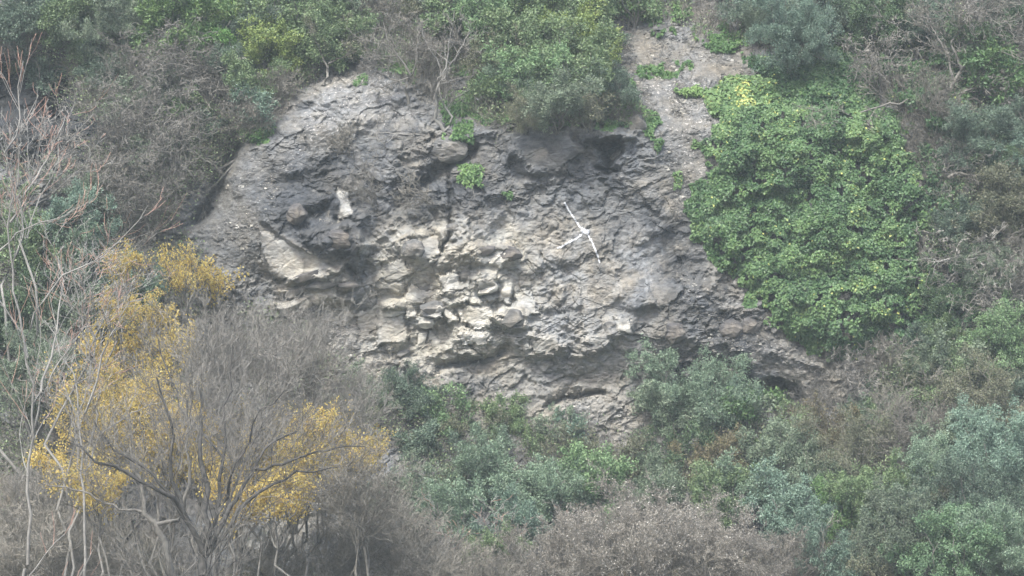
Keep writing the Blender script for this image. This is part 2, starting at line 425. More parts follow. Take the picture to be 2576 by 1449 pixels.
jU, jV = U + 17 * fbm(X0 * 3.2, Z0 * 3.2, 601, 4, .6), V + 17 * fbm(X0 * 3.2, Z0 * 3.2, 602, 4, .6)
plate_cols = []
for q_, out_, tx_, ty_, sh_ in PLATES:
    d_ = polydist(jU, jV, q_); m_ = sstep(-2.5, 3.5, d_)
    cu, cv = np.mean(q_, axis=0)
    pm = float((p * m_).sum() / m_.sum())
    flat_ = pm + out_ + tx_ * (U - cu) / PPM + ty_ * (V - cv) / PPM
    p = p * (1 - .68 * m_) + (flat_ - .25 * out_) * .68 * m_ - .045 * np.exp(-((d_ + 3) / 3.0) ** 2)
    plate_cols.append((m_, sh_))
YS = base - p
STONE_DARK, STONE_MID, STONE_WARM, STONE_CREAM, STONE_WHITE = [np.array(c) for c in
    ((.062, .066, .072), (.185, .188, .188), (.29, .275, .245), (.48, .462, .41), (.72, .71, .67))]
n_a = fbm(wx * .8, wz * .8, 101, 5)
n_b = fbm(wx * 2.6, wz * 3.8, 103, 5, .6)
n_c = fbm(X0 * 4.5, Z0 * 1.0, 107, 4)                                           # rain streaks run down the face
col = np.ones(U.shape + (3,)) * STONE_MID * (.8 + .4 * gr)[..., None]
def lay(c, m):
    global col
    m = np.clip(m, 0, 1)[..., None]
    col = col * (1 - m) + c * m
lay(STONE_DARK, .8 * sstep(-.08, .35, n_b * .7 + n_a * .5))
lay(STONE_WARM, .55 * sstep(.05, .4, n_a - n_b * .3))
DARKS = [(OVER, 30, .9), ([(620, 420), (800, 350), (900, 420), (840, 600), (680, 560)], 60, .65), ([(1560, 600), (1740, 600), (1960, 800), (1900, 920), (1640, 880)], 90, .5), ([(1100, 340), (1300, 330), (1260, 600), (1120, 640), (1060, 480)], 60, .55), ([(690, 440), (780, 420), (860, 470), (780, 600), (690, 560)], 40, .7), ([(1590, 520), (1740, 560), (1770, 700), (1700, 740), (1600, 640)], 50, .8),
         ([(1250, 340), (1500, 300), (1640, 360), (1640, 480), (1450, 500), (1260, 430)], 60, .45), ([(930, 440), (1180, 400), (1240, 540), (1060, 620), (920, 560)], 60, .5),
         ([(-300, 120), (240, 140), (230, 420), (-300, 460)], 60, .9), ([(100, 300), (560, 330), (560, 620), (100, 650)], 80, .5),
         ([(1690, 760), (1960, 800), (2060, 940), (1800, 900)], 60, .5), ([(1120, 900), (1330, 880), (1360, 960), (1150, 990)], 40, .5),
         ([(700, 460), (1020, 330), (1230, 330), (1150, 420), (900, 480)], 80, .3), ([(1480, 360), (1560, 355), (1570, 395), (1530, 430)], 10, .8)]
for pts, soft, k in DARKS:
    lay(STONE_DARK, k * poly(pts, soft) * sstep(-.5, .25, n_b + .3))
lay(STONE_DARK * .9, .6 * sstep(.1, .5, n_c) * poly([(1400, 560), (1720, 540), (1740, 720), (1420, 760)], 60))
lay(STONE_WARM * 1.15, .75 * poly([(640, 560), (700, 590), (860, 670), (870, 780), (960, 800), (960, 900), (820, 860), (690, 780)], 18) * sstep(-.6, .0, n_b + .3))
lay(STONE_WARM * 1.1, .8 * poly([(900, 850), (1120, 900), (1120, 990), (900, 960), (760, 830)], 40) * sstep(-.5, .1, n_b))
lay(STONE_WARM, .55 * poly([(1180, 880), (1700, 840), (1640, 1100), (1250, 1080)], 80))
lay(STONE_WARM * 1.1, .6 * poly([(940, 560), (1400, 560), (1660, 640), (1640, 880), (1300, 940), (950, 900)], 70) * sstep(-.4, .3, n_b + n_a * .4))
cream = fresh * sstep(.30, .75, fr * .55 + fr2 * .45 + n_b * .35)
lay(STONE_CREAM, .9 * cream)
lay(np.array((.36, .348, .31)), .65 * poly([(940, 600), (1110, 560), (1330, 600), (1340, 780), (1290, 900), (1000, 920), (920, 840), (960, 720)], 40) * sstep(-.55, .15, n_b + .25))
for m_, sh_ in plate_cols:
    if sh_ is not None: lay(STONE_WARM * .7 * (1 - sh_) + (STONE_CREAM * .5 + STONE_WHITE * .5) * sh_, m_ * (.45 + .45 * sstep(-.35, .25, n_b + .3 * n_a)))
streak = fbm(wx * 3.5 + .5 * fbm(X0 * 3, Z0 * 3, 9, 3), Z0 * .9, 109, 5, .6)
lay(STONE_MID * 1.6, .5 * sstep(.0, .5, streak) * poly([(1380, 520), (1660, 540), (1680, 740), (1420, 780), (1360, 640)], 60))
lay(STONE_DARK, .5 * sstep(.08, .5, -streak) * poly([(1380, 560), (1700, 540), (1700, 740), (1420, 800), (1360, 640)], 60))
lay(STONE_WARM * .58, .8 * chute * sstep(-.3, .3, n_a + .2))
lay(STONE_MID * .95, .5 * poly([(1600, 200), (1800, 230), (1790, 330), (1700, 420), (1640, 330)], 30))
lay(STONE_MID * 1.5, .55 * poly([(810, 200), (1000, 200), (1030, 290), (930, 330), (760, 400), (780, 300)], 40) * sstep(-.3, .3, n_b + .1))
lay(STONE_MID * .68, .75 * smoothL)
lay(STONE_DARK * .6, .92 * poly([(-300, 140), (190, 140), (215, 260), (180, 420), (-300, 440)], 20))  # shade of the top left recess deepened in the stone colour
speck = (.10 + .9 * poly([(790, 190), (1020, 130), (1030, 300), (880, 330), (720, 420)], 40) + .9 * poly([(1600, 190), (1800, 220), (1790, 420), (1690, 430)], 40)
         + .5 * poly([(1700, 700), (1860, 700), (2000, 900), (1760, 880)], 40) + .5 * poly([(900, 130), (1000, 60), (1120, 60), (1000, 200)], 30) + .25 * smoothL + .25 * chute)
moss = sstep(.1, .5, fbm(X0 * 1.7, Z0 * 1.7, 131, 4)) * poly([(900, 60), (1560, 60), (1640, 330), (1250, 330), (1020, 200)], 40)
lay(np.array((.16, .15, .085)), .5 * moss)
stone = np.concatenate([np.clip(col, 0, .85), np.clip(speck, 0, 1)[..., None]], -1)
pts = P(U, V, YS)
nv, nu = U.shape
ii = np.arange(nv * nu).reshape(nv, nu)
quads = np.stack([ii[1:, :-1], ii[1:, 1:], ii[:-1, 1:], ii[:-1, :-1]], -1).reshape(-1, 4)
cliff = link('cliff', mesh_np('cliff', pts, quads, M['cliff'], col=stone.reshape(-1, 4), smooth=False))
tag(cliff, 'weathered grey rock face with pale broken stone at its centre', 'cliff', kind='structure')

def surf(u, v):
    u, v = np.asarray(u, float), np.asarray(v, float)
    iu = np.clip(np.searchsorted(UA, u) - 1, 0, len(UA) - 2); iv = np.clip(np.searchsorted(VA, v) - 1, 0, len(VA) - 2)
    fu = np.clip((u - UA[iu]) / (UA[iu + 1] - UA[iu]), 0, 1); fv = np.clip((v - VA[iv]) / (VA[iv + 1] - VA[iv]), 0, 1)
    return ((YS[iv, iu] * (1 - fu) + YS[iv, iu + 1] * fu) * (1 - fv) + (YS[iv + 1, iu] * (1 - fu) + YS[iv + 1, iu + 1] * fu) * fv)

# ------------------------------------------------------------------ the ground: slope below the cliff, valley and the near bank
def ground_z(x, y):
    z = np.interp(y, [-320, -160, -100, -86, -60, -35, -20, -8, -3, 0, 4], [60, 30, 10, 6.0, -12, -13, -7.5, -1.8, .9, 2.4, 3.5])
    side = sstep(8, 15, x) * 1.6 + sstep(-8, -14, x) * 1.6
    near = sstep(-30, -14, y)
    return z + side * near + .45 * fbm(x * .15, y * .15, 5, 4)
gx = np.concatenate([np.linspace(-300, -40, 20), np.linspace(-38, 38, 230), np.linspace(40, 300, 20)])
gy = np.concatenate([np.linspace(-320, -45, 60), np.linspace(-44, 3, 150)])
GX, GY = np.meshgrid(gx, gy)
GZ = ground_z(GX, GY) + .05 * fbm(GX * 2, GY * 2, 6, 3)
ii = np.arange(GX.size).reshape(GX.shape)
gq = np.stack([ii[:-1, :-1], ii[:-1, 1:], ii[1:, 1:], ii[1:, :-1]], -1).reshape(-1, 4)
tag(link('ground', mesh_np('ground', np.stack([GX, GY, GZ], -1), gq, M['soil'], smooth=True)), 'brown leaf littered slope below the cliff', 'ground', kind='structure')

# ------------------------------------------------------------------ plant building
def norm(a): return a / np.maximum(np.linalg.norm(a, axis=-1, keepdims=True), 1e-9)

def resample(pts, n):
    pts = np.asarray(pts, float)
    d = np.concatenate([[0], np.cumsum(np.linalg.norm(np.diff(pts, axis=0), axis=1))])
    t = np.linspace(0, d[-1], n + 1)
    return np.stack([np.interp(t, d, pts[:, k]) for k in range(3)], -1)

def grow(rng, polys, specs, n0=8, jag=.02):
    """polys: [(points, r0, r1)]; specs per level: (children, tmin, tmax, length ratio, angle deg, segments, wander, (trop), radius ratio)"""
    B = np.stack([resample(q[0], n0) for q in polys])
    L0 = np.linalg.norm(B[:, -1] - B[:, 0], axis=-1)
    B[:, 1:] += rng.normal(0, 1, B[:, 1:].shape) * jag * L0[:, None, None]
    R = np.stack([np.linspace(q[1], q[2], n0 + 1) for q in polys])
    levels = [(B, R)]
    for (nc, t0, t1, lr, an, ns, wa, trop, rr) in specs:
        PB, PR = levels[-1]
        nb, npt = PB.shape[0], PB.shape[1]
        seg = np.linalg.norm(np.diff(PB, axis=1), axis=-1).sum(1)
        idx = np.repeat(np.arange(nb), nc)
        t = rng.uniform(t0, t1, len(idx)) * (npt - 1)
        k = np.minimum(t.astype(int), npt - 2); f = (t - k)[:, None]
        pos = PB[idx, k] * (1 - f) + PB[idx, k + 1] * f
        pd = norm(PB[idx, k + 1] - PB[idx, k])
        pr = PR[idx, k] * (1 - f[:, 0]) + PR[idx, k + 1] * f[:, 0]
        perp = norm(np.cross(pd, rng.normal(0, 1, pd.shape)))
        a = np.radians(an) * rng.uniform(.6, 1.3, len(idx))[:, None]
        d = norm(np.cos(a) * pd + np.sin(a) * perp)
        L = seg[idx] * lr * (1.15 - .5 * t / (npt - 1)) * rng.uniform(.5, 1.3, len(idx))
        pl = [pos]
        for s in range(ns):
            d = norm(d + rng.normal(0, wa, d.shape) + np.array(trop) * (1.0 / ns))
            pl.append(pl[-1] + d * (L / ns)[:, None])
        nr = np.maximum(pr * rr, .0016)
        levels.append((np.stack(pl, 1), nr[:, None] * np.linspace(1, .45, ns + 1)[None]))
    return levels

def tubes(levels, sides=(6, 5, 3, 3, 3), rscale=1.0, rmin=0.0, tipred=None):
    VV, QQ, off = [], [], 0
    for (B, R), sd in zip(levels, sides):
        nb, n = B.shape[:2]
        d = np.empty_like(B)
        d[:, 1:-1] = B[:, 2:] - B[:, :-2]; d[:, 0] = B[:, 1] - B[:, 0]; d[:, -1] = B[:, -1] - B[:, -2]
        d = norm(d)
        ref = np.where(np.abs(d[..., 2:3]) > .9, np.array([1., 0, 0]), np.array([0, 0, 1.]))
        a = norm(np.cross(d, ref)); b = np.cross(d, a)
        th = np.arange(sd) * 2 * math.pi / sd
        r = np.maximum(R * rscale, rmin)[..., None, None]
        ring = B[:, :, None] + r * (np.cos(th)[:, None] * a[:, :, None] + np.sin(th)[:, None] * b[:, :, None])
        id_ = (np.arange(nb * n * sd) + off).reshape(nb, n, sd)
        nx = np.roll(id_, -1, axis=2)
        QQ.append(np.stack([id_[:, :-1], nx[:, :-1], nx[:, 1:], id_[:, 1:]], -1).reshape(-1, 4))
        VV.append(ring.reshape(-1, 3)); off += nb * n * sd
    return np.concatenate(VV), np.concatenate(QQ)

def leaf_geo(rng, pos, axis_, up, length, width, fold=False):
    n = len(pos)
    ax = norm(axis_); nr = norm(up - (up * ax).sum(-1, keepdims=True) * ax)
    sd = np.cross(ax, nr)
    L = (length * rng.uniform(.6, 1.25, n))[:, None]; W = (width * rng.uniform(.7, 1.2, n))[:, None] * .5
    if not fold:
        v = np.stack([pos, pos + ax * L * .45 + sd * W, pos + ax * L, pos + ax * L * .45 - sd * W], 1)
        q = np.arange(4 * n).reshape(n, 4); k = 4
    else:
        v = np.stack([pos, pos + ax * L * .25 + sd * W + nr * W * .25, pos + ax * L * .7 + sd * W * .7 + nr * W * .2, pos + ax * L,
                      pos + ax * L * .7 - sd * W * .7 + nr * W * .2, pos + ax * L * .25 - sd * W + nr * W * .25], 1)
        b = (np.arange(n) * 6)[:, None]
        q = np.concatenate([b + np.array([0, 1, 2, 3]), b + np.array([0, 3, 4, 5])], 0); k = 6
    return v.reshape(-1, 3), q, k

def leaves_on(rng, levels, lv, per, length, width, spread, fold=False, upb=.5, clump=.55):
    ps, ds, ts = [], [], []
    for l in lv:
        B, _ = levels[l]
        nb, n = B.shape[:2]
        idx = np.repeat(np.arange(nb), per)
        t = rng.uniform(.25, 1.0, len(idx)) * (n - 1); k = np.minimum(t.astype(int), n - 2); f = (t - k)[:, None]
        ps.append(B[idx, k] * (1 - f) + B[idx, k + 1] * f); ds.append(norm(B[idx, k + 1] - B[idx, k]))
        ts.append(rng.uniform(0, 1, nb)[idx])
    pos, d, tb = np.concatenate(ps), np.concatenate(ds), np.concatenate(ts)
    pos = pos + rng.normal(0, spread, pos.shape)
    ax = norm(d * .7 + rng.normal(0, .6, d.shape))
    up = rng.normal(0, .55, d.shape) + np.array([0, -.35, upb])
    v, q, k = leaf_geo(rng, pos, ax, up, length, width, fold)
    tint = np.clip(clump * tb + (1 - clump) * rng.beta(2, 2, len(pos)), 0, 1)
    return v, q, np.repeat(tint, k)

def stems(rng, n, R, H, spread=.7, r0=.03, lean=(0, 0)):
    out = []
    for i in range(n):
        a = 2 * math.pi * (i + rng.uniform(-.3, .3)) / n
        s = R * spread * rng.uniform(.35, 1)
        x, y = math.cos(a) * s + lean[0], math.sin(a) * s + lean[1]
        b = (math.cos(a) * .05 * R, math.sin(a) * .05 * R, 0)
        out.append(([b, (x * .35, y * .35, H * .3), (x * .8, y * .8, H * .55), (x, y, H * rng.uniform(.65, .95))], r0 * rng.uniform(.6, 1.1), r0 * .3))
    return out

# kind: (leaf material, bark, stems, spread, L1, L2, L3 counts, leaves per twig, leaf length, leaf width, scatter, fold)
LEAFY = dict(
    olive=('olive', 'bark', 6, .75, 5, 5, 5, 22, .068, .032, .055, False),
    green=('green', 'bark', 6, .8, 5, 5, 5, 21, .068, .042, .06, False),
    laurel=('laurel', 'bark', 6, .8, 5, 5, 4, 14, .115, .05, .07, True),
    scrub=('scrub', 'bark_brown', 7, .8, 5, 5, 5, 10, .06, .032, .05, False),
    yellow=('yellow', 'bark', 7, .95, 5, 5, 4, 3, .06, .05, .06, True),
    seed=('seed', 'bark_brown', 9, .85, 5, 6, 7, 5, .045, .026, .03, False),
)
BARE = dict(
    twiggy=('bark', 8, .8, 6, 6, 5, .0042, (0, 0, .5), 34),      # fine upright grey twigs
    brown=('bark_brown', 8, .8, 6, 6, 5, .0055, (0, 0, .45), 36),
    tangle=('bark', 6, .95, 6, 5, 4, .0075, (0, -.1, -.15), 55),   # wandering, drooping
    whip=('bark_pale', 5, .6, 4, 4, 2, .006, (0, 0, .8), 30),     # long pale whips, red at the tips
)
CACHE = {}
def variant(kind, size, seed):
    key = (kind, size, seed)
    if key in CACHE: return CACHE[key]
    rng = np.random.default_rng(abs(hash((len(kind) * 7 + ord(kind[0]) * 31 + ord(kind[-1]), seed, 'SML'.index(size)))) % 2**32 if False else 1000 * seed + ord(kind[0]) * 7 + ord(kind[-1]) + 'SML'.index(size) * 333)
    R = dict(S=.45, M=.9, L=1.5)[size]
    q = dict(S=.55, M=1.0, L=1.4)[size]
    if kind in LEAFY:
        lm, bm, ns, spr, a, b, c, per, ll, lw, sc, fold = LEAFY[kind]
        up = 1.3 if kind == 'yellow' else (.9 if kind == 'seed' else .25)
        wide = 26 if kind == 'yellow' else (34 if kind == 'seed' else 48)
        lv = grow(rng, stems(rng, max(3, round(ns * q ** .5)), R, 2 * R, spr, .02 + .012 * R),
                  [(max(3, round(a * q ** .8)), .15, 1, .55, wide, 5, .22, (0, 0, up), .5),
                   (max(3, round(b * q ** .8)), .15, 1, .5, wide, 4, .28, (0, 0, up * .6), .5),
                   (max(3, round(c * q ** .8)), .1, 1, .5, wide + 8, 3, .3, (0, 0, up * .5), .6)])
        rmin = .0035 if kind in ('scrub', 'seed') else .0025
    else:
        bm, ns, spr, a, b, c, tw, trop, wide = BARE[kind]
        lv = grow(rng, stems(rng, max(3, round(ns * q ** .5)), R, 2 * R, spr, .008 + .009 * R),
                  [(max(3, round(a * q ** .8)), .1, 1, .6, wide, 7, .22 if kind != 'tangle' else .4, trop, .5),
                   (max(3, round(b * q ** .8)), .1, 1, .55, wide, 6, .25 if kind != 'tangle' else .42, trop, .5),
                   (max(2, round(c * q ** .8)), .1, 1, .55, wide, 5, .25 if kind != 'tangle' else .4, trop, .6)])
        rmin = tw
    allp = np.concatenate([l[0].reshape(-1, 3) for l in lv[1:]])
    lo, hi = np.percentile(allp, 1.5, axis=0), np.percentile(allp, 98.5, axis=0)
    cx, cy = (lo[0] + hi[0]) / 2, (lo[1] + hi[1]) / 2
    sx, sy, sz = 2 * R / (hi[0] - lo[0]), 2 * R / (hi[1] - lo[1]), 2 * R / max(hi[2], .1)
    sc3 = np.array([sx, sy, sz])
    lv = [(l[0] * sc3, l[1]) for l in lv]
    parts = []
    vt, qt = tubes(lv[:2], (6, 4))
    parts.append(('trunk' if size == 'L' else 'stem', mesh_np(kind + '_stem', vt, qt, M[bm], smooth=True)))
    vt, qt = tubes(lv[2:], (3, 3), rmin=rmin)
    if kind in LEAFY:
        v2, q2, t2 = leaves_on(rng, lv, (2, 3), per, ll, lw, sc, fold)
        vv = np.concatenate([v2, vt]); qq = np.concatenate([q2, qt + len(v2)])
        tt = np.concatenate([t2, np.zeros(len(vt))])
        mi = np.concatenate([np.zeros(len(q2), np.int32), np.ones(len(qt), np.int32)])
        parts.append(('crown', mesh_np(kind + '_crown', vv, qq, [M[lm], M[bm]], tint=tt, mat_idx=mi)))
    elif kind == 'whip':
        nt_ = lv[3][0].shape[0] * lv[3][0].shape[1] * 3
        mi = np.zeros(len(qt), np.int32); nq = lv[3][0].shape[0] * (lv[3][0].shape[1] - 1) * 3
        red = np.repeat(rng.uniform(0, 1, lv[3][0].shape[0]) < .3, (lv[3][0].shape[1] - 1) * 3)
        mi[-nq:] = red.astype(np.int32)
        parts.append(('twigs', mesh_np(kind + '_twigs', vt, qt, [M[bm], M['red']], mat_idx=mi)))
    else:
        parts.append(('twigs', mesh_np(kind + '_twigs', vt, qt, M[bm])))
    CACHE[key] = (R, parts)
    return CACHE[key]

NAMES = dict(olive=('olive_shrub', 'shrub', 'grey green evergreen shrubs'), green=('green_shrub', 'shrub', 'green leafy shrubs'),
             laurel=('broadleaf_shrub', 'shrub', 'bright broad leaved shrubs'), scrub=('brown_shrub', 'shrub', 'brownish half bare shrubs'),
             yellow=('yellow_tree', 'tree', 'yellow autumn trees'), seed=('dry_seeding_shrub', 'shrub', 'dry brown shrubs with pale seed heads'),
             twiggy=('bare_shrub', 'shrub', 'bare grey twiggy shrubs'), brown=('bare_brown_shrub', 'shrub', 'bare brown shrubs'),
             tangle=('dead_shrub', 'shrub', 'tangled dead bushes'), whip=('pale_stemmed_tree', 'tree', 'pale stemmed trees with reddish shoots'))
TINTS = {'l': (1.3, 1.3, 1.3), '': (1, 1, 1), 's': (1.1, 1.2, 1.2), 'd': (.65, .72, .76), 'y': (1.35, 1.25, .8), 'b': (.85, .98, 1.08), 'o': (1.05, .88, .78), 'w': (1.5, 1.5, 1.5), 'k': (.6, .6, .6), 'g': (.85, 1.05, .8)}
prng = random.Random(7)
count = {}
def plant(kind, u, v, r, zone, label, tint='', sx=1.0, lean=0.0, tilt=None, H=None, dy=0.0):
    """crown centred near (u, v) with radius r; zone c = rooted on the cliff, g = rooted on the slope below"""
    size = 'S' if r < 56 else ('M' if r < 104 else 'L')
    k = count[kind, size] = count.get((kind, size), -1) + 1
    R, parts = variant(kind, size, k % 3)
    nm, cat, grp = NAMES[kind]
    if zone == 'c':
        y = float(surf(u, min(v + r * .95, 1150))) + .05
        b = P(np.array(float(u)), np.array(v + r * .95), np.array(y))
        s = depth_scale(y)
        rad = r / PPM * s
        h = 2 * rad
        tl = 20 if tilt is None else tilt
        if 170 < v < 1100: tl += 6
    else:
        rad = r / PPM
        h = (2.3 * rad if H is None else H)
        ys = np.linspace(-.5, -34, 300)
        q = P(np.full(300, float(u)), np.full(300, v - r), ys)
        gap = q[:, 2] - ground_z(q[:, 0], ys)
        j = int(np.argmax(gap > h)) if (gap > h).any() else 299
        y = ys[j] + dy
        q = P(np.array(float(u)), np.array(v - r), np.array(y))
        b = np.array([q[0], y, ground_z(q[0], y) - .05]); h = q[2] - b[2]
        rad *= depth_scale(y)
        tl = 0 if tilt is None else tilt
    lift = 0.0
    if h > 2.5 * rad:
        lift = h - 2.2 * rad; h = 2.2 * rad
    root = link(nm, None, loc=b)
    root.empty_display_size = .2
    root.rotation_euler = (math.radians(tl), math.radians(lean), 0)
    root.scale = (rad / R * sx, rad / R * (1 if zone == 'g' else .8), h / (2 * R))
    tag(root, label, cat, grp)
    rz = prng.uniform(0, 6.28)
    cr = TINTS[tint]
    jit = prng.uniform(.88, 1.12)
    for pn, me in parts:
        o = link(pn, me, root)
        o.location = (0, 0, lift / (h / (2 * R)))
        o.rotation_euler = (0, 0, rz)
        o.color = tuple(c * jit for c in (cr if pn != 'stem' and pn != 'trunk' else (1, 1, 1))) + (1,)
    if lift > 0:
        lg = np.random.default_rng(int(u * 7 + v)); m_ = lift / (h / (2 * R)); hz_ = h / (2 * R); hx_ = rad / R
        ls = []
        for a in range(2 if kind in ('yellow', 'whip', 'twiggy') else 3):
            w = lg.normal(0, .06, (5, 2)) * m_ * hz_ / hx_; w[-1] = lg.normal(0, .04, 2); w[0] *= .6
            ls.append(([(w[i, 0], w[i, 1], m_ * i / 4 + (.06 * R if i == 4 else 0)) for i in range(5)], (.028 + .012 * R) / hx_, (.02 + .008 * R) / hx_))
        vt, qt = tubes(grow(lg, ls, [], n0=10), (6,))
        link('trunk', mesh_np(nm + '_trunk', vt, qt, M[LEAFY[kind][1] if kind in LEAFY else BARE[kind][0]], smooth=True), root)
    return root
# ------------------------------------------------------------------ white survey cross painted on the rock
root = link('painted_cross', None, loc=P(np.array(1472.), np.array(582.), np.array(float(surf(1472, 582)) - .02)))
tag(root, 'white three armed cross painted on the grey rock face', 'painted mark')
O = np.array(root.location)
def stroke(name, uv, w0, seed):
    rng = np.random.default_rng(seed)
    q = resample([(a, b, 0) for a, b in uv], 44)[:, :2]
    d = norm(np.gradient(q, axis=0)); nrm_ = np.stack([-d[:, 1], d[:, 0]], -1)
    wv = w0 * (1 + .35 * rng.normal(0, 1, len(q))).clip(.45, 1.6)
    cols = []
    for f in np.linspace(-1, 1, 7):
        e = q + nrm_ * (wv * f)[:, None] + rng.normal(0, .35, q.shape)
        y = np.minimum.reduce([surf(e[:, 0] + a, e[:, 1] + b) for a in (-2.2, 0, 2.2) for b in (-2.2, 0, 2.2)]) - .003
        cols.append(P(e[:, 0], e[:, 1], y))
    top = np.stack(cols, 1)
    back = top + np.array([0, .04, 0])
    n, m = top.shape[:2]
    vv = np.concatenate([top.reshape(-1, 3), back.reshape(-1, 3)]) - O
    i = np.arange(n * m).reshape(n, m)
    qf = np.stack([i[:-1, :-1], i[1:, :-1], i[1:, 1:], i[:-1, 1:]], -1).reshape(-1, 4)
    edge = np.concatenate([i[0], i[1:, -1], i[-1, -2::-1], i[-2:0:-1, 0]])
    e2 = np.roll(edge, -1); N = n * m
    qs = np.stack([edge, e2, e2 + N, edge + N], -1)
    link(name, mesh_np(name, vv, np.concatenate([qf, qf[:, ::-1] + N, qs]), M['paint']), root)
M['paint'] = bark_mat('white_paint', (.36, .38, .40), (.76, .78, .81), 22)
stroke('painted_stroke', [(1420, 509), (1430, 527), (1446, 552), (1458, 570), (1466, 577)], 2.0, 1)
stroke('painted_stroke', [(1402, 624), (1412, 621), (1428, 611), (1445, 603), (1464, 589)], 2.2, 2)
stroke('painted_stroke', [(1478, 589), (1488, 606), (1498, 629), (1504, 646), (1509, 661)], 1.9, 3)
stroke('painted_centre', [(1462, 578), (1472, 582), (1483, 584)], 5.5, 4)

# ------------------------------------------------------------------ loose and jutting stones
def ico(sub):
    import bmesh
    bm = bmesh.new(); bmesh.ops.create_icosphere(bm, subdivisions=sub, radius=1)
    v = np.array([x.co[:] for x in bm.verts]); f = [[w.index for w in x.verts] for x in bm.faces]
    bm.free(); return v, f
ICO_V, ICO_F = ico(5)
def stone_block(name, u, v, ru, rv, ang, mat, label, seed, out=.35, flat=0, cat='rock'):
    rng = np.random.default_rng(seed)
    nrm_ = norm(rng.normal(0, 1, (9 if flat == 0 else 40, 3))); dd = rng.uniform(.5, .9, len(nrm_)) if flat == 0 else rng.uniform(.86, 1, len(nrm_))
    dots = ICO_V @ nrm_.T
    r = np.min(np.where(dots > .05, dd / np.maximum(dots, .05), 9), axis=1)
    r = np.minimum(r, 1.1)
    vv = ICO_V * r[:, None]
    n = fbm(vv[:, 0] * 3 + seed, vv[:, 2] * 4 + vv[:, 1] * 2.3, seed, 5, .6)
    n2 = fbm(vv[:, 0] * 1.5 + vv[:, 1] * 2 + seed, vv[:, 2] * 1.7, seed + 3, 3)
    vv = vv * (1 + (.07 if flat else .012) * n + (.10 if flat else .015) * n2)[:, None]
    y = float(surf(u, v)); s = depth_scale(y)
    a, b = ru / PPM * s, rv / PPM * s
    vv = vv * np.array([a, min(a, b) * .9, b])
    c, sn = math.cos(-math.radians(ang)), math.sin(-math.radians(ang))
    vv = np.stack([c * vv[:, 0] - sn * vv[:, 2], vv[:, 1], sn * vv[:, 0] + c * vv[:, 2]], -1)
    me = bpy.data.meshes.new(name)
    me.from_pydata(vv.tolist(), [], ICO_F); me.materials.append(mat)
    o = link(name, me, loc=P(np.array(float(u)), np.array(float(v)), np.array(y + min(a, b) * (.9 - out * 1.6))))
    tag(o, label, cat, 'pale angular rocks of the broken centre' if mat is M['rock_pale'] else 'dark weathered rocks')
    return o
RP, RD, RM = M['rock_pale'], M['rock_dark'], M['rock_mid']
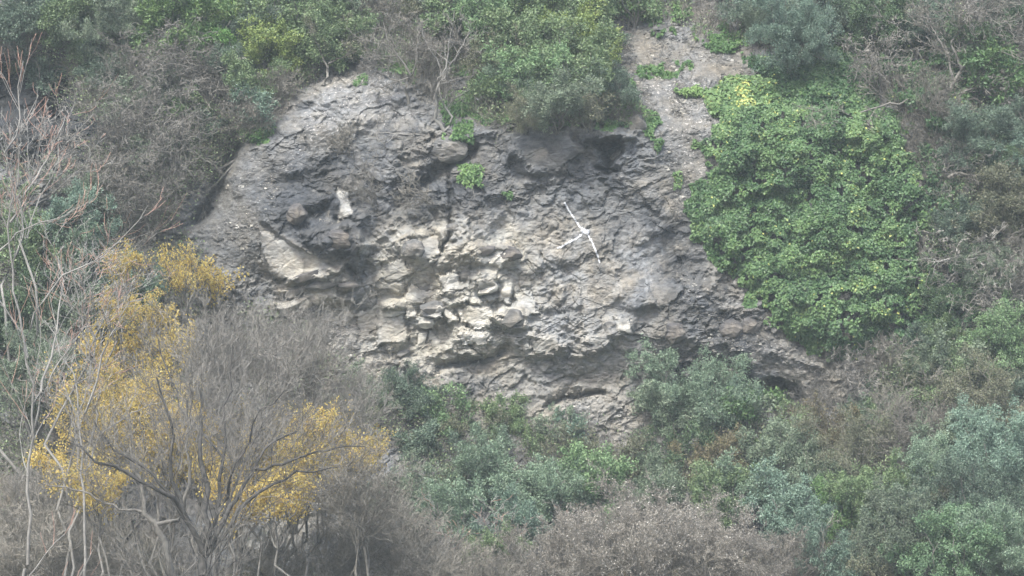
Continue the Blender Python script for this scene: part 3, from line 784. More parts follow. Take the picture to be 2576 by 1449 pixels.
for i, (u, v, ru, rv, an, m, out, flat, lb) in enumerate([
    (1130, 378, 52, 30, 4, RM, .55, 1, 'rounded grey boulder jutting out under the fern by the twisted tree'),
    (1076, 812, 24, 15, 0, RP, .5, 0, 'small white cube shaped block left of the largest white face'),
    (1088, 776, 33, 20, 8, RM, .5, 0, 'grey brown wedge roofing the small white block'),
    (1222, 728, 30, 17, -18, RP, .3, 0, 'tan wedge shaped block with a sloping shaded underside'),
    (1275, 728, 17, 19, 20, RP, .3, 0, 'pale block with dark cracks right of the tan wedge'),
    (1290, 805, 32, 26, 0, RM, .5, 0, 'tan block with a hollow under it right of the largest white face'),
    (1062, 852, 20, 15, -25, RP, .5, 0, 'small cream block at the lower left of the broken stone'),
    (1095, 862, 17, 13, 15, RP, .5, 0, 'smallest cream block above the brown hollow'),
    (1130, 790, 17, 20, -25, RP, .3, 0, 'narrow leaning cream block between white cube and largest white face'),
    (1242, 652, 24, 12, 0, RP, .3, 0, 'cream lens under the dark brow of rock'),
    (1215, 632, 30, 15, -20, RD, .5, 0, 'dark brow of rock over the cream lens'),
    (1285, 640, 28, 18, 20, RD, .45, 0, 'dark rounded lump right of the cream lens'),
    (1172, 690, 22, 12, 5, RM, .5, 1, 'oval tan stone left of the fractured pale blocks'),
    (1055, 725, 34, 17, -28, RM, .45, 0, 'grey slanting slab over the upper left of the pale blocks'),
    (990, 786, 28, 10, -8, RP, .3, 0, 'cream ledge on top of the smooth bluish slab'),
    (1140, 572, 18, 11, 0, RM, .5, 1, 'small oval stone standing out beside the vertical crack'),
    (1040, 628, 30, 26, 0, RM, .35, 1, 'round grey knob left of the vertical crack'),
    (1500, 880, 26, 10, -14, RM, .35, 0, 'grey tilted slab low on the right side of the broken stone'),
    (1532, 822, 16, 12, -10, RM, .4, 0, 'grey brown block above the hollow on the right of the face'),
    (1700, 838, 27, 30, 10, RD, .5, 1, 'black rounded boulder set in the light stone low on the right'),
    (1838, 828, 30, 25, 0, RD, .5, 1, 'left boulder of the dark rounded pair below the ivy'),
    (1886, 820, 25, 22, 0, RD, .5, 1, 'right boulder of the dark rounded pair below the ivy'),
    (772, 695, 42, 10, -18, RD, .5, 0, 'dark thin layered slab on the beige rock at the left'),
    (745, 730, 30, 13, -34, RM, .45, 0, 'grey slab slanting up on the beige rock'),
    (815, 718, 50, 15, -14, RM, .35, 0, 'long tan slab on the left of the face'),
    (752, 783, 44, 19, -12, RD, .5, 1, 'dark low boulder over the twigs left of the face'),
    (745, 540, 26, 27, 40, RD, .5, 1, 'dark rounded nose of rock under the hanging roots'),
    (862, 602, 46, 27, 14, RD, .4, 1, 'dark bulging lump above the beige slab'),
    (880, 718, 26, 9, 0, RD, .6, 0, 'dark overhanging shelf left of the broken stone'),
    (1600, 312, 32, 32, -30, RM, .5, 0, 'grey pointed rock poking out of the ferns'),
    (1558, 386, 26, 14, -20, RM, .5, 0, 'grey rock forming the lip of the dark hollow'),
    (925, 172, 30, 22, -30, RM, .5, 0, 'pale grey rock at the top left edge of the dome'),
    (1240, 905, 48, 14, 4, RM, .4, 0, 'tan ledge stone under the broken centre'),
    (1015, 890, 16, 9, -20, RM, .6, 0, 'small loose stone on the brown scree hollow'),
    ]):
    stone_block('boulder' if flat else 'rock_block', u, v, ru, rv, an, m, lb, 40 + i, out, flat)

# loose gravel on the chute and at the foot of the face
def in_poly0(rng, pts, n):
    pts = np.asarray(pts, float); lo, hi = pts.min(0), pts.max(0)
    u = rng.uniform(lo[0], hi[0], n * 4); v = rng.uniform(lo[1], hi[1], n * 4)
    k = (polydist(u + 20 * fbm(u / 30, v / 30, 3), v, pts) > 0) & (fbm(u / 45, v / 45, 501, 4) > -.05)
    return u[k][:n], v[k][:n]
rng = np.random.default_rng(77)
gp = [in_poly0(rng, q, n) for q, n in ((CHUTE, 2600), ([(1240, 960), (1560, 1000), (1640, 1120), (1400, 1090), (1250, 1060)], 900), ([(560, 420), (700, 430), (650, 720), (520, 640)], 500),
     ([(760, 820), (1100, 900), (1120, 990), (900, 960)], 500), ([(1700, 700), (1880, 740), (2040, 920), (1820, 930)], 600))]
gu, gv = np.concatenate([g[0] for g in gp]), np.concatenate([g[1] for g in gp])
gpos = P(gu, gv, surf(gu, gv)); ng_ = len(gu)
cub = np.array([(x, y, z) for x in (-1, 1) for y in (-1, 1) for z in (-1, 1)], float)
gsz = .011 + .03 * rng.random(ng_) ** 3
gvv = gpos[:, None] + (cub[None] * rng.uniform(.35, 1.2, (ng_, 8, 3)) + rng.normal(0, .2, (ng_, 1, 3))) * gsz[:, None, None] * np.array([1.4, 1, .8])
cq = np.array([(0, 1, 3, 2), (4, 6, 7, 5), (0, 4, 5, 1), (2, 3, 7, 6), (0, 2, 6, 4), (1, 5, 7, 3)])
gq_ = (np.arange(ng_)[:, None, None] * 8 + cq[None]).reshape(-1, 4)
tag(link('gravel', mesh_np('gravel', gvv, gq_, [M['rock_mid'], M['rock_pale']], mat_idx=np.repeat((rng.random(ng_) < .12).astype(np.int32), 6))),
    'loose grey and whitish stones lying on the bare chute and scree', 'gravel', kind='stuff')

# ------------------------------------------------------------------ climbers that cover the rock
def in_poly(rng, pts, n, wob=20):
    pts = np.asarray(pts, float)
    lo, hi = pts.min(0), pts.max(0)
    us, vs = [], []
    got = 0
    while got < n:
        u = rng.uniform(lo[0], hi[0], n); v = rng.uniform(lo[1], hi[1], n)
        uu = u + wob * 1.6 * fbm(u / 40, v / 40, 211, 3); vv = v + wob * 1.6 * fbm(u / 40, v / 40, 212, 3)
        k = polydist(uu, vv, pts) > rng.exponential(3, n) - 3
        us.append(u[k]); vs.append(v[k]); got += k.sum()
    return np.concatenate(us)[:n], np.concatenate(vs)[:n]

def climber(name, pts, n, label, cat, mat, size=.1, lump=.3, seed=1, shift=0.0, group=None, thin=0.0, tintc=(1, 1, 1), nst=8, w=.85):
    rng = np.random.default_rng(seed)
    u, v = in_poly(rng, pts, n, 36 if name == 'ivy' and n > 9000 else 20)
    if thin:
        k = fbm(u / 24, v / 24, seed + 3, 5) > thin - .5
        u, v = u[k], v[k]
    n = len(u)
    a, b = u / PPM, v / PPM
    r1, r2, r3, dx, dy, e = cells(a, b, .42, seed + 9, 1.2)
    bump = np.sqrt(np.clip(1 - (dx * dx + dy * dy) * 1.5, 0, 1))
    edge = sstep(-12, 55 if size < .2 and lump > .4 else 18, polydist(u, v, pts))
    off = .05 + edge * lump * (.45 + 1.1 * fbm(a * .7, b * .5, seed, 4) + .6 * bump * (.3 + r1)) + rng.uniform(-.14, .03, n)
    off = np.maximum(off, .03)
    sm = np.mean([surf(u + i, v + j) for i, j in ((0, 0), (14, 0), (-14, 0), (0, 14), (0, -14))], axis=0)
    y = np.minimum(sm, surf(u, v)) - off
    pos = P(u, v + dy * 5, y)
    org = pos.mean(0)
    pos = pos - org
    ax = norm(rng.normal(0, .55, (n, 3)) + np.array([0, -.35, -.75]))
    up = rng.normal(0, .35, (n, 3)) + np.array([0, -.9, .75]) + np.stack([dx * .8, 0 * dx, -dy * .8], -1)
    vtx, q, k = leaf_geo(rng, pos, ax, up, size, size * w, True)
    tint = np.clip(.15 + .5 * bump * (.3 + r2 * .9) + rng.normal(0, .13, n) + shift * (1 + fbm(a * .6, b * .6, seed + 6, 2)) + .5 * (rng.random(n) > .985), 0, 1)  # shade in the gaps between leaf clumps is put into the tint
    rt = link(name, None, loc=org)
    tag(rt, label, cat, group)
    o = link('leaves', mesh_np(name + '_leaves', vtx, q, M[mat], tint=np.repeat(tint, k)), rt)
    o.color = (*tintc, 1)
    lines = []
    for i in range(nst):
        j = rng.integers(0, n)
        uu, vv = u[j], v[j]
        pl = []
        L = rng.uniform(40, 110) * min(1, size / .09)
        for t in np.linspace(0, 1, 6):
            x_, y_ = uu + 12 * math.sin(t * 5 + j), vv + L * (t - .5)
            pl.append(P(np.array(x_), np.array(y_), np.array(float(surf(x_, y_)) - .05)) - org)
        lines.append((pl, .012, .006))
    lv = grow(rng, lines, [])
    vt, qt = tubes(lv, (4,))
    link('stem', mesh_np(name + '_stem', vt, qt, M['bark'], smooth=True), rt)
    return rt

climber('ivy', [(1790, 330), (1800, 240), (1880, 235), (1960, 225), (2060, 240), (2180, 250), (2260, 290), (2290, 340), (2310, 420), (2340, 480), (2330, 560), (2315, 640),
    (2350, 720), (2340, 800), (2250, 830), (2180, 870), (2110, 905), (2065, 895), (2010, 862), (1955, 820), (1930, 780), (1890, 735), (1830, 690), (1790, 645), (1745, 560), (1722, 480),
    (1780, 440), (1775, 380)], 118000, 'huge ivy blanket hanging on the right of the bare rock', 'ivy', 'ivy', .076, .6, 3, .0, 'ivy on the cliff', thin=.16, nst=30)
climber('ivy', [(1770, 230), (1850, 190), (1950, 195), (1960, 240), (1900, 300), (1790, 290)], 5200, 'yellow tinged ivy at the upper left corner of the big ivy blanket', 'ivy', 'ivy', .10, .35, 4, .26, 'ivy on the cliff')
climber('ivy', [(1870, 150), (1990, 120), (2100, 100), (2200, 150), (2210, 290), (2080, 280), (1950, 230)], 14000, 'dark ivy behind the grey green tree above the big blanket', 'ivy', 'ivy', .09, .35, 5, -.06, 'ivy on the cliff', tintc=(.8, .85, .85))
climber('ivy', [(2200, 80), (2380, 20), (2620, 20), (2620, 330), (2480, 360), (2300, 300), (2220, 200)], 22000, 'ivy behind the spreading dead branches in the upper right corner', 'ivy', 'ivy', .09, .4, 6, -.04, 'ivy on the cliff', tintc=(.8, .88, .85), thin=.25)
climber('ivy', [(2310, 350), (2620, 330), (2620, 560), (2480, 620), (2350, 600)], 13000, 'patchy dark ivy right of the crooked brown branch', 'ivy', 'ivy', .09, .4, 7, -.08, 'ivy on the cliff', tintc=(.8, .85, .9), thin=.4)
climber('ivy', [(2330, 620), (2460, 620), (2480, 780), (2400, 860), (2200, 900), (2250, 830), (2340, 790)], 9000, 'dark ivy at the lower right edge of the big ivy blanket', 'ivy', 'ivy', .09, .4, 8, -.08, 'ivy on the cliff', tintc=(.75, .82, .85), thin=.3)
climber('ivy', [(1695, 430), (1712, 430), (1716, 470), (1700, 475)], 120, 'small ivy sprig alone on the gravel chute', 'ivy', 'ivy', .08, .12, 9, .1, 'ivy on the cliff', nst=1)
for i, (pts, n, lb, sh) in enumerate([
    ([(1500, 240), (1560, 230), (1620, 270), (1640, 300), (1560, 330), (1510, 310)], 3600, 'long fern bank drooping under the dark shrub in the middle', .0),
    ([(1620, 270), (1655, 280), (1665, 310), (1630, 340), (1605, 300)], 1000, 'fern tuft hanging right of the pointed grey rock', .0),
    ([(1630, 330), (1668, 335), (1664, 370), (1635, 380)], 500, 'lowest fern tuft on the edge of the gravel chute', .0),
    ([(1595, 160), (1650, 150), (1730, 135), (1745, 160), (1700, 178), (1610, 195)], 2400, 'fern band lying across the gravel chute', .08),
    ([(1560, 200), (1610, 195), (1620, 240), (1580, 260)], 900, 'fern patch left of the chute under the fern band', .0),
    ([(1675, 205), (1760, 215), (1770, 240), (1700, 235)], 700, 'thin yellow green vine crossing the chute', .25),
    ([(1630, 55), (1690, 60), (1700, 90), (1650, 90)], 900, 'fern patch at the top of the chute', .0),
    ([(1740, 60), (1830, 50), (1880, 85), (1870, 130), (1800, 130), (1750, 95)], 2600, 'broad fern clump at the upper right edge of the chute', .05),
    ([(1550, 0), (1740, 5), (1760, 50), (1640, 55), (1560, 45)], 2600, 'creeper along the top edge of the picture above the chute', -.05),
    ([(1110, 300), (1185, 310), (1190, 360), (1120, 362)], 1100, 'fern tuft on the boulder under the twisted tree', .02),
    ([(1155, 412), (1200, 415), (1222, 455), (1190, 468), (1150, 440)], 600, 'bright fern alone on the bare rock below the boulder', .12),
    ([(1095, 235), (1200, 225), (1230, 285), (1120, 300)], 1800, 'fern slope beside the trunk of the twisted tree', .0),
    ([(985, 150), (1060, 140), (1080, 200), (1000, 210)], 1000, 'fern patch between the two small bare trees', .05),
    ([(1040, 90), (1240, 120), (1250, 190), (1100, 190)], 2400, 'low green growth on the crest of the dome', .0),
    ([(940, 60), (1080, 40), (1200, 70), (1220, 130), (1080, 130), (960, 120)], 2200, 'patchy growth along the very crest of the dome', -.02),
    ([(930, 130), (1000, 110), (1040, 160), (980, 190)], 700, 'small green tufts at the left end of the crest', .0),
    ([(885, 180), (925, 180), (925, 210), (890, 212)], 300, 'little round fern on the dome edge', .05),
    ([(600, 320), (660, 300), (690, 310), (640, 360), (605, 350)], 900, 'fern in the notch above the left gully', .0),
    ([(300, 225), (360, 215), (380, 250), (310, 265)], 600, 'small vine hanging over the dark recess', .1),
    ([(1255, 480), (1290, 485), (1285, 502), (1258, 500)], 90, 'tiny green sprig in a crack left of the painted cross', .1),
    ([(1250, 280), (1420, 285), (1440, 315), (1270, 315)], 1500, 'trailing plants on the lip above the grey bulge', -.05),
    ([(1150, 230), (1260, 240), (1300, 290), (1200, 320)], 1200, 'straggling ferns on the brown slope right of the twisted tree', -.02),
    ]):
    climber('fern', pts, n, lb, 'fern', 'fern', .10 if n > 400 else .08, .22, 300 + i, sh, 'ferns and vines on the bare rock', nst=2, w=.5, thin=.38)
# ------------------------------------------------------------------ shrubs and trees: kind, u, v, radius, zone, label, options
T = []
def row(*a, **k): T.append((a, k))
# along the top of the picture, left to right
row('olive', 50, 60, 95, 'c', 'dense dark evergreen shrub in the top left corner', tint='d')
row('green', 185, 50, 95, 'c', 'grey green shrub second from the top left corner')
row('scrub', 130, 20, 70, 'c', 'brownish shrub between the two evergreens of the top left corner')
row('olive', 300, 45, 105, 'c', 'large evergreen shrub left of the bright laurel like bush')
row('green', 60, 140, 62, 'c', 'round shrub overhanging the dark recess at the left edge')
row('green', 225, 130, 58, 'c', 'lighter green tuft above the dark recess')
row('olive', 120, 195, 50, 'c', 'small shrub hanging into the dark recess', tint='d')
row('olive', 270, 180, 62, 'c', 'dark shrub at the right rim of the recess', tint='d')
row('olive', 360, 120, 70, 'c', 'grey green shrub behind the bare twigs left of the bright bush')
row('laurel', 470, 55, 115, 'c', 'big bright green bush with broad leaves near the top left')
row('laurel', 420, 120, 66, 'c', 'lower left lobe like bright bush above the tangle')
row('laurel', 600, 15, 75, 'c', 'yellowish green bush touching the top edge', tint='y')
row('olive', 620, 85, 72, 'c', 'dark green shrub under the yellowish bush', tint='d')
row('laurel', 540, 130, 60, 'c', 'bright bush just above the grey tangle', tint='g')
row('green', 760, 55, 100, 'c', 'green shrub between the yellowish bush and the bare crest')
row('green', 690, 130, 78, 'c', 'mid green shrub with yellowish tips above the left gully', tint='y')
row('olive', 840, 20, 100, 'c', 'thin grey green shrub at the top edge left of the crest')
row('green', 850, 110, 75, 'c', 'light green shrub with a leaning trunk on the dome edge')
row('green', 790, 150, 55, 'c', 'small shrub left of the leaning trunk')
row('green', 640, 205, 72, 'c', 'dull green shrub above the gully notch')
row('olive', 655, 275, 52, 'c', 'dark bluish shrub in the notch of the gully', tint='b')
row('olive', 600, 170, 60, 'c', 'dark shrub behind the tangle below the yellowish bush', tint='d')
row('brown', 960, 30, 85, 'c', 'brown bare shrub on the crest at the top edge')
row('scrub', 1050, 20, 70, 'c', 'brownish shrub at the top edge right of the brown bare one')
row('olive', 1140, 40, 62, 'c', 'small grey green shrub on the crest')
row('green', 1200, 10, 70, 'c', 'bright leafy shrub at the top edge above the crest')
row('olive', 900, 110, 50, 'c', 'bluish shrub at the left side of the crest', tint='b')
row('green', 1240, 70, 103, 'c', 'broad grey green shrub starting the evergreen mass', tint='s')
row('green', 1370, 30, 110, 'c', 'green shrub at the top edge over the evergreen mass')
row('green', 1470, 30, 85, 'c', 'shrub at the top edge left of the chute')
row('green', 1320, 130, 100, 'c', 'grey green shrub in the heart of the evergreen mass')
row('scrub', 1250, 150, 80, 'c', 'sparse twiggy shrub at the left of the evergreen mass')
row('green', 1440, 110, 85, 'c', 'light green dome shaped shrub in the evergreen mass', tint='y')
row('green', 1495, 95, 58, 'c', 'rounded shrub at the right edge of the evergreen mass')
row('olive', 1530, 118, 46, 'c', 'small dark shrub beside the chute', tint='d')
row('green', 1490, 140, 60, 'c', 'light green shrub under the small dark one', tint='y')
row('green', 1350, 195, 95, 'c', 'broad light shrub below the heart of the evergreen mass', tint='s')
row('green', 1450, 190, 100, 'c', 'large grey green shrub low in the evergreen mass')
row('olive', 1520, 225, 75, 'c', 'darkest shrub above the drooping ferns', tint='d')
row('olive', 1290, 205, 62, 'c', 'silvery small shrub left of the broad light shrub', tint='s')
row('olive', 1400, 262, 80, 'c', 'grey green shrub above the grey bulge of rock')
row('scrub', 1320, 285, 56, 'c', 'low brown shrub at the lip of the bare rock')
row('scrub', 1480, 290, 50, 'c', 'low brownish shrub above the hollow')
row('green', 1225, 235, 48, 'c', 'small green shrub right of the twisted tree')
row('twiggy', 1180, 110, 62, 'c', 'grey bare twigs on the crest right of the kinked tree', tilt=35)
row('brown', 1060, 110, 60, 'c', 'bare twigs between the two small bare trees', tilt=35)
row('twiggy', 960, 120, 56, 'c', 'bare twigs on the left shoulder of the crest', tilt=35)
row('green', 1110, 60, 52, 'c', 'small green shrub behind the kinked tree', tilt=35)
row('green', 1600, 20, 55, 'c', 'shrub at the top edge over the chute')
row('olive', 1890, 15, 72, 'c', 'dark shrub at the top edge right of the chute', tint='d')
row('olive', 1990, 95, 105, 'c', 'round grey green tree standing over the ivy', tint='b')
row('olive', 1920, 60, 62, 'c', 'small shrub left of the round grey green tree')
row('olive', 2070, 50, 75, 'c', 'shrub right of the round grey green tree', tint='d')
row('scrub', 2120, 20, 70, 'c', 'brownish shrub at the top edge left of the dead branches')
row('green', 2210, 70, 80, 'c', 'green shrub behind the left end of the dead branches', tint='d')
row('olive', 2330, 60, 80, 'c', 'dark shrub behind the dead branches', tint='d')
row('green', 2480, 130, 85, 'c', 'green shrub showing through the dead branches', tint='d')
row('olive', 2555, 60, 75, 'c', 'dark shrub in the top right corner', tint='d')
row('laurel', 2540, 200, 85, 'c', 'dark glossy bush at the right edge under the dead branches', tint='d')
row('olive', 2560, 320, 70, 'c', 'dark shrub at the right edge beside the ivy', tint='d')
row('tangle', 2420, 60, 150, 'c', 'dead bush filling the upper right corner', sx=1.25, lean=25)
row('tangle', 2230, 150, 95, 'c', 'dead bush left of the spreading dead tree', lean=-20)
row('tangle', 2520, 260, 95, 'c', 'dead twigs at the right edge below the spreading dead tree', lean=30)
row('brown', 2330, 250, 85, 'c', 'brown twigs below the spreading dead tree', lean=20)
# right hand side beside the ivy
row('tangle', 2390, 420, 75, 'c', 'dead bush behind the crooked brown branch', lean=20)
row('scrub', 2500, 450, 95, 'c', 'brownish half bare bush at the right edge beside the patchy ivy', lean=15)
row('olive', 2430, 380, 60, 'c', 'dark evergreen between dead bushes on the right', tint='d')
row('olive', 2550, 400, 70, 'c', 'grey green shrub at the right edge level with the ivy top', tint='b')
row('scrub', 2490, 560, 85, 'c', 'brownish shrub at the right edge level with the cross')
row('olive', 2400, 560, 62, 'c', 'dark shrub close against the ivy edge', tint='d')
row('scrub', 2560, 520, 70, 'c', 'brown shrub touching the right edge')
row('tangle', 2400, 640, 95, 'c', 'dead tangle hanging over the ivy edge', tint='w', lean=10)
row('tangle', 2510, 720, 115, 'c', 'pale dead tangle at the right edge', tint='w', lean=10)
row('tangle', 2440, 780, 85, 'c', 'pale dead tangle under the ivy edge', tint='w', lean=15)
row('brown', 2560, 640, 80, 'c', 'brown twigs at the right edge over the pale tangle')
row('olive', 2330, 850, 62, 'c', 'dark shrub under the ivy edge', tint='d')
row('brown', 2230, 900, 75, 'c', 'bare brown bush below the lower tip of the ivy')
row('tangle', 2160, 940, 78, 'c', 'dead tangle right of the dark hollow at the foot of the rock', tint='w')
row('tangle', 2040, 985, 62, 'c', 'dead twigs over the dark hollow at the foot of the rock')
row('brown', 2100, 880, 55, 'c', 'thin twigs in front of the lower tip of the ivy')
# slope on the right
row('green', 2530, 870, 110, 'g', 'green bush at the right edge above the brown thicket', tint='s', H=3)
row('olive', 2420, 930, 100, 'g', 'grey green bush below the pale dead tangle', H=3)
row('green', 2350, 970, 85, 'g', 'light green bush at the top of the right hand slope', H=2.6)
row('scrub', 2270, 1000, 80, 'g', 'brownish bush below the bare brown one on the right', H=2.5)
row('olive', 2180, 1040, 70, 'g', 'grey green bush right of the dark hollow', H=2.3, tint='s')
row('green', 1990, 1060, 55, 'g', 'fresh green sapling under the dark hollow', H=1.9)
row('scrub', 2490, 1020, 120, 'g', 'large half bare bush at the right edge', H=3.6)
row('olive', 2560, 980, 75, 'g', 'dark bush behind the half bare one at the right edge', tint='d', H=3)
row('brown', 2300, 1080, 120, 'g', 'bare grey brown bush in the middle of the right hand slope', H=3.6)
row('scrub', 2080, 1110, 90, 'g', 'reddish brown shrub on the right hand slope', H=2.8, tint='o')
row('scrub', 2150, 1150, 110, 'g', 'half bare bush in the middle of the right hand slope', H=3.2)
row('green', 2220, 1090, 75, 'g', 'green shrub between the bare bushes of the right hand slope', H=2.6)
row('olive', 2400, 1130, 90, 'g', 'grey green shrub behind the large half bare bush', H=3)
row('olive', 2520, 1170, 130, 'g', 'large blue green bush at the right edge', H=4, tint='b')
row('olive', 2370, 1220, 110, 'g', 'pale silvery bush in the lower right', H=3.6, tint='s')
row('scrub', 2440, 1280, 80, 'g', 'brownish shrub between two dark bushes in the lower right', H=3, tint='k')
row('olive', 2480, 1290, 120, 'g', 'dark blue green bush in the lower right', H=4, tint='d')
row('green', 2230, 1280, 110, 'g', 'green shrub left of the pale silvery bush', H=3.4)
row('green', 2120, 1290, 70, 'g', 'yellowish green shrub with long leaves on the lower right', H=2.8, tint='g')
row('olive', 2060, 1190, 75, 'g', 'grey green shrub under the reddish brown one', H=2.6)
row('olive', 1990, 1280, 95, 'g', 'blue green shrub right of the seeding thicket', H=3, tint='b')
row('olive', 2280, 1370, 125, 'g', 'dark shrub near the bottom edge on the right', H=4, tint='k')
row('olive', 2110, 1400, 110, 'g', 'shrub at the bottom edge right of the seeding thicket', H=3.6, tint='b')
row('green', 2420, 1420, 130, 'g', 'olive green shrub at the bottom edge towards the right', H=4, tint='b')
row('olive', 2560, 1400, 120, 'g', 'grey green bush in the bottom right corner', H=4, tint='s')
row('scrub', 2200, 1440, 90, 'g', 'brownish shrub at the bottom edge on the right', H=3.4)
row('brown', 2010, 1410, 90, 'g', 'bare twigs at the bottom edge right of the seeding thicket', H=3.2)
row('olive', 2330, 1310, 80, 'g', 'small dark shrub in the middle of the lower right', H=3, tint='d')
# foot of the cliff, middle
row('olive', 1750, 1010, 120, 'g', 'large silvery green bush at the foot of the rock', H=3.2, tint='s')
row('olive', 1670, 1040, 75, 'g', 'left lobe like bush beside the large silvery one', H=2.4)
row('laurel', 1860, 1080, 90, 'g', 'leafy green bush right of the large silvery one', H=2.8, tint='d')
row('olive', 1850, 1000, 62, 'g', 'bluish bush between the large silvery one and the dark hollow', H=2.2, tint='b')
row('olive', 1920, 1040, 55, 'g', 'small grey bush under the dark hollow', H=2)
row('green', 1720, 1130, 80, 'g', 'dark leafed shrub under the large silvery bush', H=2.5, tint='d')
row('olive', 1950, 1140, 80, 'g', 'grey green shrub between leafy and reddish ones', H=2.5)
row('scrub', 1800, 1180, 85, 'g', 'reddish brown shrub below the leafy green bush', H=2.5, tint='o')
row('green', 1270, 1060, 62, 'g', 'yellow green bush peeking over the foot of the rock', H=2.2)
row('olive', 1050, 1000, 68, 'g', 'dark blue shrub at the lower left of the rock', H=2.2, tint='d')
row('olive', 950, 990, 62, 'g', 'grey shrub behind the bare twigs at the lower left of the rock', H=2.2)
row('green', 1120, 1060, 78, 'g', 'willowy green shrub right of the dark blue one', H=2.5, tint='s')
row('scrub', 1190, 1100, 72, 'g', 'straw coloured shrub left of the yellow green bush', H=2.2)
row('olive', 1390, 1090, 62, 'g', 'grey green shrub at the foot of the light scree', H=2.2)
row('olive', 1470, 1085, 55, 'g', 'dark round shrub under the scree tongue', H=2, tint='b')
row('twiggy', 1540, 1120, 62, 'g', 'grey bare twigs under the scree tongue', H=2.1)
row('green', 1330, 1130, 60, 'g', 'green shrub under the yellow green bush', H=2)
row('scrub', 1440, 1160, 78, 'g', 'brown straw tuft in the middle of the slope', H=2.3)
row('scrub', 1580, 1180, 80, 'g', 'brown green shrub left of the dark leafed one', H=2.3)
row('olive', 1190, 1190, 105, 'g', 'rounded silvery bush in the middle of the slope', H=2.9, tint='s')
row('olive', 1080, 1150, 85, 'g', 'dark bush left of the rounded silvery one', H=2.6, tint='d')
row('olive', 1310, 1220, 85, 'g', 'blue grey bush right of the rounded silvery one', H=2.6, tint='s')
row('green', 1490, 1220, 90, 'g', 'greenish bush above the seeding thicket', H=2.6, tint='s')
row('olive', 1400, 1250, 80, 'g', 'silvery bush low in the middle of the slope', H=2.6, tint='s')
row('olive', 1650, 1230, 78, 'g', 'grey green bush behind the seeding thicket', H=2.5)
row('green', 1800, 1250, 75, 'g', 'green bush behind the right part of the seeding thicket', H=2.5)
row('olive', 1890, 1230, 75, 'g', 'grey bush between the seeding thicket and the right hand slope', H=2.5, tint='s')
row('olive', 1150, 1300, 85, 'g', 'blue grey bush behind the red tipped shoots', H=2.8, tint='s')
row('olive', 1290, 1320, 75, 'g', 'dark bush behind the pale forked shoots', H=2.7, tint='b')
row('olive', 1020, 1250, 85, 'g', 'green grey bush right of the yellow leaves', H=2.8)
row('green', 1230, 1400, 70, 'g', 'green bush low between thicket and shoots', H=2.6)
# seeding thicket and bare thickets at the bottom
row('seed', 1620, 1380, 150, 'g', 'tall middle of the dry thicket dotted with pale seed heads', H=4.2, tint='l')
row('seed', 1480, 1400, 115, 'g', 'left shoulder of the dry seeding thicket', H=3.6, tint='l')
row('seed', 1760, 1400, 120, 'g', 'right shoulder of the dry seeding thicket', H=3.6, tint='l')
row('seed', 1370, 1450, 110, 'g', 'low left end of the dry seeding thicket', H=3.4)
row('seed', 1880, 1450, 105, 'g', 'low right end of the dry seeding thicket', H=3.2)
row('brown', 1560, 1330, 85, 'g', 'bare twigs sticking out of the seeding thicket', H=2.8)
row('brown', 1230, 1470, 105, 'g', 'brown twigs at the bottom edge under the red tipped shoots', H=3.4, tint='l')
row('whip', 1110, 1330, 85, 'g', 'red tipped shoots left of the pale fork', H=3.2)
row('whip', 1270, 1340, 85, 'g', 'pale forked shoots with red tips in the bottom middle', H=3.2)
row('whip', 1430, 1320, 62, 'g', 'few upright shoots left of the seeding thicket', H=2.8)
row('brown', 1000, 1360, 125, 'g', 'brown bare thicket right of the big bare tree', H=4, tint='l')
row('brown', 1090, 1430, 105, 'g', 'bare thicket at the bottom edge under the red tipped shoots', H=3.6, tint='l')
row('brown', 870, 1410, 120, 'g', 'bare thicket at the foot of the big bare tree on its right', H=3.8, tint='l')
row('brown', 700, 1440, 110, 'g', 'brown twigs at the bottom edge beside the dark trunk', H=3.4, tint='l')
row('brown', 330, 1400, 130, 'g', 'bare thicket at the foot of the pale trunk on its left', H=4, tint='l')
row('twiggy', 180, 1400, 130, 'g', 'grey twig thicket at the bottom edge on the left', H=4, tint='l')
row('brown', 50, 1380, 135, 'g', 'brown thicket in the bottom left corner', H=4, tint='l')
row('twiggy', 60, 1280, 120, 'g', 'grey thicket above the bottom left corner', H=4, tint='l')
row('twiggy', 200, 1290, 105, 'g', 'grey twigs beside the left yellow tree', H=3.8, tint='l')
# tangle over the left part of the cliff
row('tangle', 430, 170, 125, 'c', 'grey dead tangle under the bright bush')
row('tangle', 560, 250, 100, 'c', 'grey dead tangle right of its largest neighbour', lean=20)
row('tangle', 340, 300, 110, 'c', 'dead tangle hanging beside the dark recess', lean=-20)
row('tangle', 450, 310, 130, 'c', 'largest dead tangle over the left gully', lean=-10)
row('twiggy', 330, 180, 80, 'c', 'upright grey twigs above the recess')
row('twiggy', 500, 190, 80, 'c', 'upright grey twigs below the bright bush')
row('tangle', 300, 420, 115, 'c', 'dead tangle hanging low on the left', lean=-25)
row('tangle', 430, 440, 110, 'c', 'dead tangle across the pale slab left of the gully', lean=-30)
row('brown', 700, 220, 60, 'c', 'thin bare shrub on the dome above the notch')
row('olive', 520, 330, 50, 'c', 'dark bush above the head of the gully', tint='d')
row('brown', 640, 300, 62, 'c', 'bare twigs over the fern notch')
row('twiggy', 360, 540, 85, 'c', 'grey twigs between the tangle and the green shrubs')
row('tangle', 830, 470, 62, 'c', 'hanging roots above the dark nose of rock', tint='w', tilt=170)
row('twiggy', 950, 460, 66, 'c', 'wispy bare twigs on the dome face', lean=-40)
row('brown', 1090, 460, 55, 'c', 'small bare twigs in the dark cleft', lean=-60)
row('brown', 890, 350, 55, 'c', 'wispy bare twigs high on the dome', lean=-30)
